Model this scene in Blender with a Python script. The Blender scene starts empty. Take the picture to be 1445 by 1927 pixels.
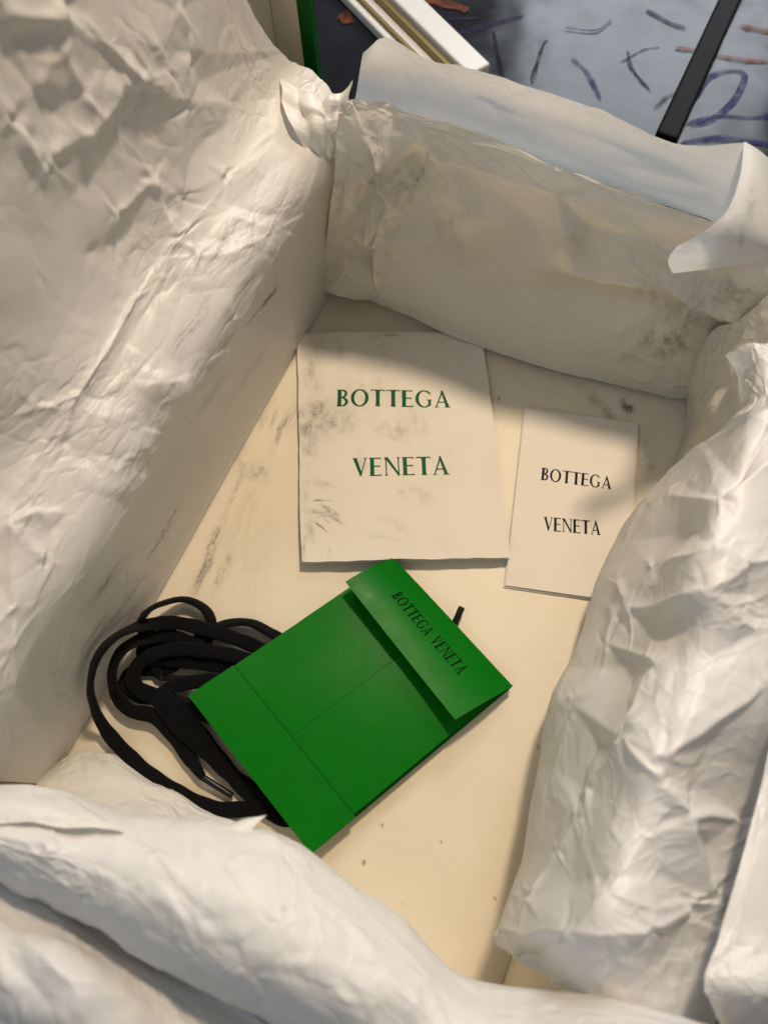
import bpy, math, random
import numpy as np
from mathutils import Vector, Matrix
from mathutils.geometry import delaunay_2d_cdt

rng = np.random.default_rng(7)
random.seed(7)
scene = bpy.context.scene
COL = scene.collection

# ------------------------------------------------------------------ camera
F_PX, CAM_H, TILT = 1447.0, 0.43, math.radians(22.0)
CT, ST = math.cos(TILT), math.sin(TILT)
cam_d = bpy.data.cameras.new('camera')
cam = bpy.data.objects.new('camera', cam_d)
COL.objects.link(cam)
cam.location = (0, 0, CAM_H)
cam.rotation_euler = (TILT, 0, 0)
cam_d.sensor_fit = 'VERTICAL'
cam_d.sensor_height = 34.6
cam_d.sensor_width = 34.6
cam_d.lens = 34.6 * F_PX / 1927.0
cam_d.clip_start = 0.01
cam_d.clip_end = 60
cam_d.dof.use_dof = True
cam_d.dof.focus_distance = 0.425
cam_d.dof.aperture_fstop = 8.5
scene.camera = cam

# ------------------------------------------------------------------ light
scene.view_settings.view_transform = 'Standard'
scene.view_settings.look = 'None'
scene.view_settings.exposure = 0.04
scene.view_settings.gamma = 1.0
scene.cycles.use_denoising = True
scene.cycles.max_bounces = 5
scene.cycles.diffuse_bounces = 3
scene.cycles.sample_clamp_indirect = 4.0

world = bpy.data.worlds.new('World')
scene.world = world
world.use_nodes = True
bg = world.node_tree.nodes['Background']
bg.inputs[0].default_value = (1.0, 0.965, 0.93, 1)
bg.inputs[1].default_value = 0.215


def area_lamp(name, loc, target, power, color, size, size_y=None, shape='DISK'):
    d = bpy.data.lights.new(name, 'AREA')
    d.energy = power
    d.color = color
    d.shape = shape
    d.size = size
    if size_y:
        d.size_y = size_y
    o = bpy.data.objects.new(name, d)
    COL.objects.link(o)
    o.location = loc
    o.rotation_euler = (Vector(target) - Vector(loc)).to_track_quat('-Z', 'Y').to_euler()
    return o


# warm ceiling lamp, behind and to the right of the box
area_lamp('ceiling_lamp', (0.165, 0.49, 0.86), (0.02, 0.12, 0.0), 5.7, (1.0, 0.80, 0.58), 0.085)
# cool window beyond the table
area_lamp('window_light', (0.80, 2.25, 1.45), (0.05, 0.2, 0.05), 30, (0.86, 0.93, 1.0), 0.8, 1.0, 'RECTANGLE')
# second cool window, behind the viewer on the left
area_lamp('side_window_light', (-1.00, -0.55, 1.50), (0.05, 0.2, 0.05), 4.2, (0.50, 0.74, 1.0), 1.0, 1.0, 'RECTANGLE')


# ------------------------------------------------------------------ geometry helpers
def P(u, v, z):
    """point of the place seen at photograph position (u, v), z metres above the box floor"""
    x = (u - 722.5) / F_PX
    y = -(v - 963.5) / F_PX
    d = np.array([x, CT * y + ST, ST * y - CT])
    return np.array([0, 0, CAM_H]) + d * ((CAM_H - z) / -d[2])


def Q(p):
    """photograph position of points (n,3)"""
    p = np.asarray(p, float) - [0, 0, CAM_H]
    x = p[..., 0]
    y = CT * p[..., 1] + ST * p[..., 2]
    z = -ST * p[..., 1] + CT * p[..., 2]
    return np.stack([722.5 + F_PX * x / -z, 963.5 - F_PX * y / -z], -1)


# box frame: corner A at the far left, EX along the far wall, EY along the left wall (towards the viewer)
A0 = P(615, 548, 0)
EY = np.array([-0.402, -0.9156, 0.0]); EY /= np.linalg.norm(EY)
EX = np.array([-EY[1], EY[0], 0.0])
A0 = A0 - EY * 0.016
BOX_W, BOX_L, BOX_H = 0.252, 0.363, 0.138


def B(x, y, z):
    return A0 + EX * x + EY * y + np.array([0, 0, z])


def new_obj(name, verts, faces, mat, parent=None, smooth=False, origin=None):
    me = bpy.data.meshes.new(name)
    verts = np.asarray(verts, float)
    if origin is None:
        mn = verts.min(0); mx = verts.max(0)
        origin = np.array([(mn[0] + mx[0]) / 2, (mn[1] + mx[1]) / 2, mn[2]])
    origin = np.asarray(origin, float)
    me.from_pydata([tuple(v) for v in verts - origin], [], [tuple(int(i) for i in f) for f in faces])
    mats = mat if isinstance(mat, (list, tuple)) else [mat]
    for m in mats:
        me.materials.append(m)
    if smooth:
        me.polygons.foreach_set('use_smooth', [True] * len(me.polygons))
    me.update()
    o = bpy.data.objects.new(name, me)
    COL.objects.link(o)
    o.location = origin
    if parent is not None:
        o.parent = parent
        o.location = origin - np.array(parent['_w'])
    o['_w'] = [float(c) for c in origin]
    return o


def empty(name, loc):
    o = bpy.data.objects.new(name, None)
    COL.objects.link(o)
    o.location = loc
    o.empty_display_size = 0.02
    o['_w'] = [float(c) for c in loc]
    return o


def tag(o, label=None, cat=None, group=None, kind=None):
    if label: o['label'] = label
    if cat: o['category'] = cat
    if group: o['group'] = group
    if kind: o['kind'] = kind
    return o


def slab(name, p0, ax, ay, az, mat, parent=None, face_mats=None, bevel=0.0):
    """board with corner p0 and edge vectors; bevel in metres"""
    p0, ax, ay, az = (np.asarray(q, float) for q in (p0, ax, ay, az))
    V = [p0, p0 + ax, p0 + ax + ay, p0 + ay, p0 + az, p0 + ax + az, p0 + ax + ay + az, p0 + ay + az]
    Fc = [(0, 3, 2, 1), (4, 5, 6, 7), (0, 1, 5, 4), (1, 2, 6, 5), (2, 3, 7, 6), (3, 0, 4, 7)]
    if np.dot(np.cross(ax, ay), az) < 0:
        Fc = [f[::-1] for f in Fc]
    o = new_obj(name, V, Fc, mat, parent)
    if face_mats:
        for i, m in enumerate(face_mats):
            o.data.polygons[i].material_index = m
    if bevel:
        m = o.modifiers.new('bevel', 'BEVEL')
        m.width = bevel
        m.segments = 2
    return o


def vnoise(x, y, seed=0):
    """smooth value noise -1..1"""
    r = np.random.default_rng(seed)
    tab = r.uniform(-1, 1, (64, 64))
    xi = np.floor(x).astype(int); yi = np.floor(y).astype(int)
    fx = x - xi; fy = y - yi
    fx = fx * fx * (3 - 2 * fx); fy = fy * fy * (3 - 2 * fy)
    a = tab[xi % 64, yi % 64]; b = tab[(xi + 1) % 64, yi % 64]
    c = tab[xi % 64, (yi + 1) % 64]; d = tab[(xi + 1) % 64, (yi + 1) % 64]
    return (a * (1 - fx) + b * fx) * (1 - fy) + (c * (1 - fx) + d * fx) * fy


def fbm(x, y, seed=0, octv=4):
    s = 0; a = 0.5
    for k in range(octv):
        s = s + a * vnoise(x * 2 ** k, y * 2 ** k, seed + k * 17)
        a *= 0.5
    return s


def facets(n, m, Ls, Lt, cell, seed, aniso=1.0, angle=0.0):
    """random folded facets (piecewise flat) on an n x m grid that measures Ls x Lt metres"""
    r = np.random.default_rng(seed)
    ca, sa = math.cos(angle), math.sin(angle)
    R = math.hypot(Ls, Lt) / 2 + 2 * cell * max(aniso, 1)
    k1 = int(2 * R / (cell * aniso)) + 2
    k2 = int(2 * R / cell) + 2
    a = (np.arange(k1)[:, None] + r.uniform(-0.48, 0.48, (k1, k2))) * cell * aniso - R
    b = (np.arange(k2)[None, :] + r.uniform(-0.48, 0.48, (k1, k2))) * cell - R
    s = (ca * a - sa * b + Ls / 2).ravel(); t = (sa * a + ca * b + Lt / 2).ravel()
    keep = (s > -2 * cell * aniso) & (s < Ls + 2 * cell * aniso) & (t > -2 * cell * aniso) & (t < Lt + 2 * cell * aniso)
    s = s[keep]; t = t[keep]
    h = r.uniform(-1, 1, len(s))
    res = delaunay_2d_cdt([Vector((float(x), float(y))) for x, y in zip(s, t)], [], [], 0, 1e-7)
    vs = np.array([(v.x, v.y) for v in res[0]])
    hh = np.array([h[o[0]] if len(o) else 0 for o in res[3]])
    out = np.zeros((n, m))
    ds = Ls / (n - 1); dt = Lt / (m - 1)
    for tri in res[2]:
        if len(tri) != 3:
            continue
        p = vs[list(tri)]; q = hh[list(tri)]
        i0 = max(int(math.floor(p[:, 0].min() / ds)), 0); i1 = min(int(math.ceil(p[:, 0].max() / ds)), n - 1)
        j0 = max(int(math.floor(p[:, 1].min() / dt)), 0); j1 = min(int(math.ceil(p[:, 1].max() / dt)), m - 1)
        if i1 < i0 or j1 < j0:
            continue
        gs = (np.arange(i0, i1 + 1) * ds)[:, None]; gt = (np.arange(j0, j1 + 1) * dt)[None, :]
        den = (p[1, 1] - p[2, 1]) * (p[0, 0] - p[2, 0]) + (p[2, 0] - p[1, 0]) * (p[0, 1] - p[2, 1])
        if abs(den) < 1e-14:
            continue
        w0 = ((p[1, 1] - p[2, 1]) * (gs - p[2, 0]) + (p[2, 0] - p[1, 0]) * (gt - p[2, 1])) / den
        w1 = ((p[2, 1] - p[0, 1]) * (gs - p[2, 0]) + (p[0, 0] - p[2, 0]) * (gt - p[2, 1])) / den
        w2 = 1 - w0 - w1
        ins = (w0 >= -1e-6) & (w1 >= -1e-6) & (w2 >= -1e-6)
        val = w0 * q[0] + w1 * q[1] + w2 * q[2]
        sub = out[i0:i1 + 1, j0:j1 + 1]
        sub[ins] = val[ins]
    return out


def creases(n, m, Ls, Lt, stars, seed, amp=0.0007, width=0.0045, length=(0.010, 0.035), centers=None):
    """sharp little creases that radiate in threes to fives from random points"""
    r = np.random.default_rng(seed)
    out = np.zeros((n, m))
    ds = Ls / (n - 1); dt = Lt / (m - 1)
    pts = [(r.uniform(0, Ls), r.uniform(0, Lt)) for _ in range(stars)] if centers is None else centers
    for (cs, ct) in pts:
        a0 = r.uniform(0, 2 * math.pi)
        k = r.integers(2, 5)
        for q in range(k):
            a = a0 + 2 * math.pi * q / k + r.uniform(-0.5, 0.5)
            L = r.uniform(*length); w = width * r.uniform(0.6, 1.5) * (L / 0.03) ** 0.4
            A = amp * r.uniform(0.4, 1.3) * (1 if r.random() < 0.65 else -1)
            es, et = cs + L * math.cos(a), ct + L * math.sin(a)
            i0 = max(int((min(cs, es) - w) / ds), 0); i1 = min(int((max(cs, es) + w) / ds) + 2, n)
            j0 = max(int((min(ct, et) - w) / dt), 0); j1 = min(int((max(ct, et) + w) / dt) + 2, m)
            if i1 - i0 < 2 or j1 - j0 < 2:
                continue
            gs = (np.arange(i0, i1) * ds)[:, None] - cs; gt = (np.arange(j0, j1) * dt)[None, :] - ct
            al = (gs * math.cos(a) + gt * math.sin(a)) / L
            ac = -gs * math.sin(a) + gt * math.cos(a)
            ac = ac + 0.0012 * np.sin(al * r.uniform(2, 6) + r.uniform(0, 6))
            wl = w * r.uniform(0.35, 0.8); wr = w * r.uniform(0.9, 1.6)
            prof = np.where(ac < 0, 1 + ac / wl, 1 - ac / wr)
            tp = np.clip(1 - al, 0, 1) * np.clip(al * 5 + 0.15, 0, 1)
            out[i0:i1, j0:j1] += A * np.clip(prof, 0, 1) * tp
    return out


def blur(h, k=1):
    for _ in range(k):
        p = np.pad(h, 1, mode='edge')
        h = (p[:-2, 1:-1] + p[2:, 1:-1] + p[1:-1, :-2] + p[1:-1, 2:] + 2 * p[1:-1, 1:-1]) / 6
    return h


def catmull(ctrl, n):
    """resample along axis 0 to n samples"""
    c = np.asarray(ctrl, float)
    k = len(c)
    ext = np.concatenate([[2 * c[0] - c[1]], c, [2 * c[-1] - c[-2]]])
    t = np.linspace(0, k - 1, n)
    i = np.minimum(t.astype(int), k - 2)
    f = (t - i).reshape((-1,) + (1,) * (c.ndim - 1))
    p0, p1, p2, p3 = ext[i], ext[i + 1], ext[i + 2], ext[i + 3]
    return 0.5 * (2 * p1 + (p2 - p0) * f + (2 * p0 - 5 * p1 + 4 * p2 - p3) * f ** 2 + (3 * p1 - p0 - 3 * p2 + p3) * f ** 3)


def grid_normals(G):
    du = np.gradient(G, axis=0); dv = np.gradient(G, axis=1)
    N = np.cross(du, dv)
    return N / (np.linalg.norm(N, axis=2, keepdims=True) + 1e-12)


def seg_dist(px, a, b):
    a = np.asarray(a, float); b = np.asarray(b, float)
    ab = b - a
    t = ((px - a) @ ab) / (ab @ ab)
    tc = np.clip(t, 0, 1)
    d = np.linalg.norm(px - (a + tc[..., None] * ab), axis=-1)
    side = np.sign((px[..., 0] - a[0]) * ab[1] - (px[..., 1] - a[1]) * ab[0])
    return d, tc, side


def net(px, nodes, edges, margin=90):
    """flat facets between hand-placed fold points: nodes (u, v, mm), ridge edges between nodes"""
    us = [q[0] for q in nodes]; vs_ = [q[1] for q in nodes]
    u0, u1, v0, v1 = min(us) - margin, max(us) + margin, min(vs_) - margin, max(vs_) + margin
    bord = [(u0 + (u1 - u0) * k / 6, v, 0) for k in range(7) for v in (v0, v1)] + [(u, v0 + (v1 - v0) * k / 8, 0) for k in range(1, 8) for u in (u0, u1)]
    allp = list(nodes) + bord
    res = delaunay_2d_cdt([Vector((float(q[0]), float(q[1]))) for q in allp], list(edges), [], 0, 1e-4)
    pv = np.array([(v.x, v.y) for v in res[0]])
    hv = np.array([np.mean([allp[k][2] for k in o]) if len(o) else 0.0 for o in res[3]])
    hv = np.where(hv < 0, hv * 0.45, hv)
    flat = px.reshape(-1, 2); out = np.zeros(len(flat))
    for tri in res[2]:
        if len(tri) != 3:
            continue
        p = pv[list(tri)]; q = hv[list(tri)]
        sel = np.nonzero((flat[:, 0] >= p[:, 0].min()) & (flat[:, 0] <= p[:, 0].max()) & (flat[:, 1] >= p[:, 1].min()) & (flat[:, 1] <= p[:, 1].max()))[0]
        if not len(sel):
            continue
        g = flat[sel]
        den = (p[1, 1] - p[2, 1]) * (p[0, 0] - p[2, 0]) + (p[2, 0] - p[1, 0]) * (p[0, 1] - p[2, 1])
        if abs(den) < 1e-9:
            continue
        w0 = ((p[1, 1] - p[2, 1]) * (g[:, 0] - p[2, 0]) + (p[2, 0] - p[1, 0]) * (g[:, 1] - p[2, 1])) / den
        w1 = ((p[2, 1] - p[0, 1]) * (g[:, 0] - p[2, 0]) + (p[0, 0] - p[2, 0]) * (g[:, 1] - p[2, 1])) / den
        w2 = 1 - w0 - w1
        ins = (w0 >= -1e-6) & (w1 >= -1e-6) & (w2 >= -1e-6)
        out[sel[ins]] = (w0 * q[0] + w1 * q[1] + w2 * q[2])[ins]
    return out.reshape(px.shape[:-1]) * 0.001


def sheet_grid(ctrl, step=0.0011, layers=(), folds=(), rag=(), seed=1, up=(0, 0, 1), mask=None, pixel=True, soft=1, stars=0, camp=0.0008, clen=(0.010, 0.035), nodes=None, edges=(), nscale=1.0, nstars=True):
    """smooth sheet through the control grid, then crumpled.
    layers: (cell, amplitude, aniso, angle, patchiness); folds: (points, amp, width_px); rag: (side, amp, freq)"""
    c = np.array([[P(u, v, z / 100) for (u, v, z) in row] for row in ctrl]) if pixel else np.asarray(ctrl, float)
    r0 = catmull(catmull(c, 24).transpose(1, 0, 2), 24).transpose(1, 0, 2)
    Ls = np.linalg.norm(np.diff(r0, axis=0), axis=2).sum(0).mean()
    Lt = np.linalg.norm(np.diff(r0, axis=1), axis=2).sum(1).mean()
    n = int(np.clip(Ls / step, 20, 560)); m = int(np.clip(Lt / step, 20, 560))
    G = catmull(catmull(c, n).transpose(1, 0, 2), m).transpose(1, 0, 2)
    N = grid_normals(G)
    if (N @ np.asarray(up, float)).mean() < 0:
        N = -N
    S, Tt = np.meshgrid(np.linspace(0, Ls, n), np.linspace(0, Lt, m), indexing='ij')
    h = np.zeros((n, m))
    for k, (cell, amp, aniso, ang, patch) in enumerate(layers):
        f = facets(n, m, Ls, Lt, cell, seed * 100 + k, aniso, ang)
        f = blur(f, soft)
        if patch:
            mk = np.clip(0.5 + 1.6 * vnoise(S / 0.045 + seed, Tt / 0.045 + k * 3.3, seed + k), 0, 1)
            f = f * (1 - patch + patch * mk)
        h += amp * f
    if nodes is not None:
        pxg = Q(G)
        warp = np.stack([4 * vnoise(pxg[..., 0] / 40, pxg[..., 1] / 40, 3), 4 * vnoise(pxg[..., 0] / 40 + 9, pxg[..., 1] / 40, 4)], -1)
        hn = blur(net(pxg + warp, nodes, edges) * nscale, soft)
        for (ia, ib) in edges:
            d, tc, side = seg_dist(pxg + warp * 1.5, nodes[ia][:2], nodes[ib][:2])
            L_ = math.dist(nodes[ia][:2], nodes[ib][:2])
            sg = 1 if nodes[ia][2] + nodes[ib][2] > 0 else -1
            hn += sg * 0.0011 * np.exp(-d / np.where(side > 0, 7.0, 15.0)) * np.clip(np.minimum(tc, 1 - tc) * 5 + 0.35, 0, 1)
        if nstars:
            cs = []
            for q in nodes:
                if q[2] < 3:
                    continue
                d2 = ((pxg - np.array(q[:2], float)) ** 2).sum(-1)
                i, j = np.unravel_index(np.argmin(d2), d2.shape)
                if d2[i, j] < 100:
                    cs += [(S[i, j], Tt[i, j])]
            hn += creases(n, m, Ls, Lt, 0, seed + 700, camp * 1.3, 0.0032, (0.008, 0.024), cs + cs)
    if stars:
        h += creases(n, m, Ls, Lt, stars, seed + 500, camp, length=clen)
    if mask is not None:
        h = h * mask(Q(G), S / Ls, Tt / Lt)
    if nodes is not None:
        h = h + hn
    if folds:
        px = Q(G)
        for (pts, amp, w) in folds:
            w = w * 1.5; amp = amp * 0.9
            best = np.full((n, m), 1e9)
            hand = 1 if (int(abs(pts[0][0]) + abs(pts[-1][1])) % 2) else -1
            for a, b in zip(pts[:-1], pts[1:]):
                d, tc, side = seg_dist(px, a, b)
                d = np.where(side * hand > 0, d / 2.1, d / 0.9)
                best = np.minimum(best, d)
            taper = np.ones((n, m))
            for e in (pts[0], pts[-1]):
                taper *= np.clip(np.linalg.norm(px - np.asarray(e, float), axis=-1) / (2.2 * w), 0.15, 1)
            h += amp * taper * np.clip(1 - best / w, 0, 1)
    G = G + N * h[..., None]
    for (side, amp, freq) in rag:
        L = Tt if side in ('s0', 's1') else S
        nz = amp * (fbm(L / (freq * 2.3), L * 0 + 3.1, seed + 5, 5) * 1.2 + 0.6 * np.clip(fbm(L / freq * 1.7, L * 0 + 1.7, seed + 8, 3) - 0.15, 0, 1))
        if side == 's0':
            w = np.exp(-S / (2.5 * amp)); dirv = -np.gradient(G, axis=0)
        elif side == 's1':
            w = np.exp(-(Ls - S) / (2.5 * amp)); dirv = np.gradient(G, axis=0)
        elif side == 't0':
            w = np.exp(-Tt / (2.5 * amp)); dirv = -np.gradient(G, axis=1)
        else:
            w = np.exp(-(Lt - Tt) / (2.5 * amp)); dirv = np.gradient(G, axis=1)
        dirv = dirv / (np.linalg.norm(dirv, axis=2, keepdims=True) + 1e-12)
        G = G + dirv * (nz * w)[..., None]
    return G


def grids_to_mesh(grids):
    V = []; Fc = []; off = 0
    for G in grids:
        n, m = G.shape[:2]
        V.append(G.reshape(-1, 3))
        idx = np.arange(n * m).reshape(n, m) + off
        Fc.append(np.stack([idx[:-1, :-1], idx[1:, :-1], idx[1:, 1:], idx[:-1, 1:]], -1).reshape(-1, 4))
        off += n * m
    return np.concatenate(V), np.concatenate(Fc)


def smudge_field(px, marks, seed=3):
    """dirt amount from a list of rubbed marks: (u, v, angle_deg, length_px, width_px, strength, streakiness)"""
    px = px.reshape(-1, 2)
    tot = np.zeros(len(px))
    for k, (u, v, ang, L, W, s, stk) in enumerate(marks):
        r = 1.7 * max(L, W)
        sel = np.nonzero((abs(px[:, 0] - u) < r) & (abs(px[:, 1] - v) < r))[0]
        if not len(sel):
            continue
        a = math.radians(ang)
        dx = px[sel, 0] - u; dy = px[sel, 1] - v
        al = dx * math.cos(a) + dy * math.sin(a)
        ac = -dx * math.sin(a) + dy * math.cos(a)
        ac = ac + W * 0.25 * vnoise(al / L * 3 + k, al * 0 + k * 1.3, seed + k)
        g = np.exp(-(al / L) ** 4 * 2 - (al / L) ** 2) * np.exp(-(ac / W) ** 2 * 1.6)
        tex_s = 0.5 + 0.9 * fbm(al / (L * 0.45) + k * 5, ac / (W * 0.16) + k, seed + 40 + k, 4)
        tex_b = 0.5 + 1.2 * fbm(dx / 14 + k, dy / 14, seed + 80 + k, 4)
        tex = np.clip(stk * tex_s + (1 - stk) * tex_b, 0, 1.3)
        tot[sel] += s * g * tex ** 1.5
    return np.clip(tot, 0, 1)


def set_attr(o, name, vals):
    at = o.data.attributes.new(name, 'FLOAT', 'POINT')
    at.data.foreach_set('value', np.asarray(vals, np.float32).ravel())


# ------------------------------------------------------------------ materials
def mat_base(name):
    m = bpy.data.materials.new(name)
    m.use_nodes = True
    nt = m.node_tree
    return m, nt, nt.nodes['Principled BSDF'], nt.nodes['Material Output']


def N(nt, typ, **kw):
    n = nt.nodes.new(typ)
    for k, v in kw.items():
        if k == 'inp':
            for kk, vv in v.items():
                n.inputs[kk].default_value = vv
        else:
            setattr(n, k, v)
    return n


def noise(nt, scale, detail=4, rough=0.55, vec=None):
    n = N(nt, 'ShaderNodeTexNoise', inp={'Scale': scale, 'Detail': detail, 'Roughness': rough})
    if vec is not None:
        nt.links.new(vec, n.inputs['Vector'])
    return n.outputs['Fac']


def ramp(nt, fac, stops):
    r = N(nt, 'ShaderNodeValToRGB')
    while len(r.color_ramp.elements) < len(stops):
        r.color_ramp.elements.new(0.5)
    for e, (p, c) in zip(r.color_ramp.elements, stops):
        e.position = p
        e.color = c if len(c) == 4 else (*c, 1)
    nt.links.new(fac, r.inputs[0])
    return r.outputs[0]


def mixc(nt, fac, a, b, mode='MIX'):
    n = N(nt, 'ShaderNodeMix', data_type='RGBA', blend_type=mode)
    for sock, v in ((n.inputs[0], fac), (n.inputs[6], a), (n.inputs[7], b)):
        if hasattr(v, 'is_linked') or isinstance(v, bpy.types.NodeSocket):
            nt.links.new(v, sock)
        elif isinstance(v, (int, float)):
            sock.default_value = v
        else:
            sock.default_value = (*v, 1) if len(v) == 3 else v
    return n.outputs[2]


def math_n(nt, op, a, b=None):
    n = N(nt, 'ShaderNodeMath', operation=op)
    for s, v in ((n.inputs[0], a), (n.inputs[1], b)):
        if v is None:
            continue
        if isinstance(v, (int, float)):
            s.default_value = v
        else:
            nt.links.new(v, s)
    return n.outputs[0]


def obj_vec(nt, scale=(1, 1, 1)):
    tc = N(nt, 'ShaderNodeTexCoord')
    mp = N(nt, 'ShaderNodeMapping')
    mp.inputs['Scale'].default_value = scale
    nt.links.new(tc.outputs['Object'], mp.inputs[0])
    return mp.outputs[0]


def bump(nt, h, strength, dist, chain=None):
    b = N(nt, 'ShaderNodeBump', inp={'Strength': strength, 'Distance': dist})
    nt.links.new(h, b.inputs['Height'])
    if chain is not None:
        nt.links.new(chain, b.inputs['Normal'])
    return b.outputs[0]


def paper_mat(name, col, col2, rough=0.45, spec=0.4, transl=0.0, dirt=False, bump_amt=(0.25, 0.0006), fine=0.12, wrinkle=0.0):
    m, nt, bs, out = mat_base(name)
    v = obj_vec(nt)
    c = mixc(nt, ramp(nt, noise(nt, 22, 2, 0.6, v), [(0.35, (0, 0, 0)), (0.7, (1, 1, 1))]), col, col2)
    if dirt:
        at = N(nt, 'ShaderNodeAttribute', attribute_name='dirt')
        g = ramp(nt, noise(nt, 900, 2, 0.75, v), [(0.33, (0.35, 0.35, 0.35)), (0.62, (1, 1, 1))])
        f = math_n(nt, 'MULTIPLY', at.outputs['Fac'], g)
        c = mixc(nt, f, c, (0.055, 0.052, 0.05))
    nt.links.new(c, bs.inputs['Base Color'])
    bs.inputs['Roughness'].default_value = rough
    bs.inputs['Specular IOR Level'].default_value = spec
    if not wrinkle:
        nrm = bump(nt, noise(nt, 260, 3, 0.72, v), bump_amt[0], bump_amt[1])
    else:
        sp = N(nt, 'ShaderNodeAttribute', attribute_name='sheet_pos').outputs['Vector']
        nz = N(nt, 'ShaderNodeTexNoise', noise_dimensions='2D', inp={'Scale': 40.0, 'Detail': 2.0, 'Roughness': 0.7})
        nt.links.new(sp, nz.inputs['Vector'])
        wv = N(nt, 'ShaderNodeVectorMath', operation='MULTIPLY_ADD')
        nt.links.new(nz.outputs['Color'], wv.inputs[0])
        wv.inputs[1].default_value = (0.012, 0.012, 0.0)
        nt.links.new(sp, wv.inputs[2])
        tot = None
        for sc, amp in ((42.0, 1.0), (110.0, 0.42)):
            vo = N(nt, 'ShaderNodeTexVoronoi', voronoi_dimensions='2D', feature='DISTANCE_TO_EDGE', inp={'Scale': sc})
            nt.links.new(wv.outputs[0], vo.inputs['Vector'])
            hgt = math_n(nt, 'MULTIPLY', math_n(nt, 'MINIMUM', vo.outputs['Distance'], 0.22), -amp)
            tot = hgt if tot is None else math_n(nt, 'ADD', tot, hgt)
        n2 = N(nt, 'ShaderNodeTexNoise', noise_dimensions='2D', inp={'Scale': 17.0, 'Detail': 1.0})
        nt.links.new(sp, n2.inputs['Vector'])
        msk = ramp(nt, n2.outputs['Fac'], [(0.38, (0.12, 0.12, 0.12)), (0.64, (1, 1, 1))])
        nrm = bump(nt, math_n(nt, 'MULTIPLY', tot, msk), wrinkle, 0.0042)
    nt.links.new(nrm, bs.inputs['Normal'])
    if transl:
        tr = N(nt, 'ShaderNodeBsdfTranslucent')
        nt.links.new(c, tr.inputs['Color'])
        nt.links.new(nrm, tr.inputs['Normal'])
        mx = N(nt, 'ShaderNodeMixShader')
        mx.inputs[0].default_value = transl
        nt.links.new(bs.outputs[0], mx.inputs[1])
        nt.links.new(tr.outputs[0], mx.inputs[2])
        nt.links.new(mx.outputs[0], out.inputs['Surface'])
    return m


M_TISSUE = paper_mat('tissue_paper', (0.82, 0.80, 0.77), (0.79, 0.77, 0.74), 0.42, 0.45, 0.20, True, (0.12, 0.0004), wrinkle=0.5)
M_TISSUE_SOFT = paper_mat('tissue_paper_soft', (0.82, 0.805, 0.78), (0.80, 0.785, 0.755), 0.50, 0.35, 0.22, True, (0.25, 0.0005), wrinkle=0.55)
M_TISSUE_FLAP = paper_mat('tissue_paper_thin', (0.84, 0.84, 0.84), (0.82, 0.82, 0.82), 0.55, 0.30, 0.42, True, (0.25, 0.0005), wrinkle=0.22)
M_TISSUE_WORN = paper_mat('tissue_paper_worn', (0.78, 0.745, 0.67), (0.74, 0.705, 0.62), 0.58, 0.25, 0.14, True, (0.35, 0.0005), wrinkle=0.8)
M_BOARD_IN = paper_mat('cream_board', (0.80, 0.715, 0.56), (0.775, 0.69, 0.535), 0.42, 0.35, 0.0, True, (0.05, 0.0003))
M_ENV = paper_mat('white_envelope_paper', (0.78, 0.73, 0.63), (0.76, 0.705, 0.60), 0.55, 0.3, 0.0, True, (0.12, 0.0003))
M_CARD = paper_mat('white_card_stock', (0.78, 0.72, 0.62), (0.765, 0.70, 0.60), 0.5, 0.3, 0.0, True, (0.06, 0.0003))
M_EDGE = paper_mat('board_edge', (0.62, 0.57, 0.47), (0.55, 0.50, 0.41), 0.7, 0.2)


def green_paper():
    m, nt, bs, out = mat_base('green_coated_paper')
    v = obj_vec(nt)
    c = mixc(nt, ramp(nt, noise(nt, 30, 5, 0.6, v), [(0.3, (0, 0, 0)), (0.75, (1, 1, 1))]), (0.0008, 0.155, 0.004), (0.0010, 0.145, 0.004))
    at = N(nt, 'ShaderNodeAttribute', attribute_name='dirt')
    g = ramp(nt, noise(nt, 1100, 3, 0.8, v), [(0.5, (0, 0, 0)), (0.66, (1, 1, 1))])
    c = mixc(nt, math_n(nt, 'MULTIPLY', at.outputs['Fac'], g), c, (0.16, 0.19, 0.05))
    nt.links.new(c, bs.inputs['Base Color'])
    r = ramp(nt, noise(nt, 60, 5, 0.7, v), [(0.3, (0.34, 0.34, 0.34)), (0.7, (0.46, 0.46, 0.46))])
    nt.links.new(r, bs.inputs['Roughness'])
    bs.inputs['Specular IOR Level'].default_value = 0.11
    nt.links.new(bump(nt, noise(nt, 900, 3, 0.6, v), 0.05, 0.0002), bs.inputs['Normal'])
    return m


def plain(name, col, rough=0.5, spec=0.4, metal=0.0, vary=0.1, bscale=400, bstr=0.05):
    m, nt, bs, out = mat_base(name)
    v = obj_vec(nt)
    dark = tuple(c * (1 - vary) for c in col)
    nt.links.new(mixc(nt, noise(nt, 60, 5, 0.6, v), col, dark), bs.inputs['Base Color'])
    bs.inputs['Roughness'].default_value = rough
    bs.inputs['Specular IOR Level'].default_value = spec
    bs.inputs['Metallic'].default_value = metal
    nt.links.new(bump(nt, noise(nt, bscale, 4, 0.6, v), bstr, 0.0003), bs.inputs['Normal'])
    return m


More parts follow.
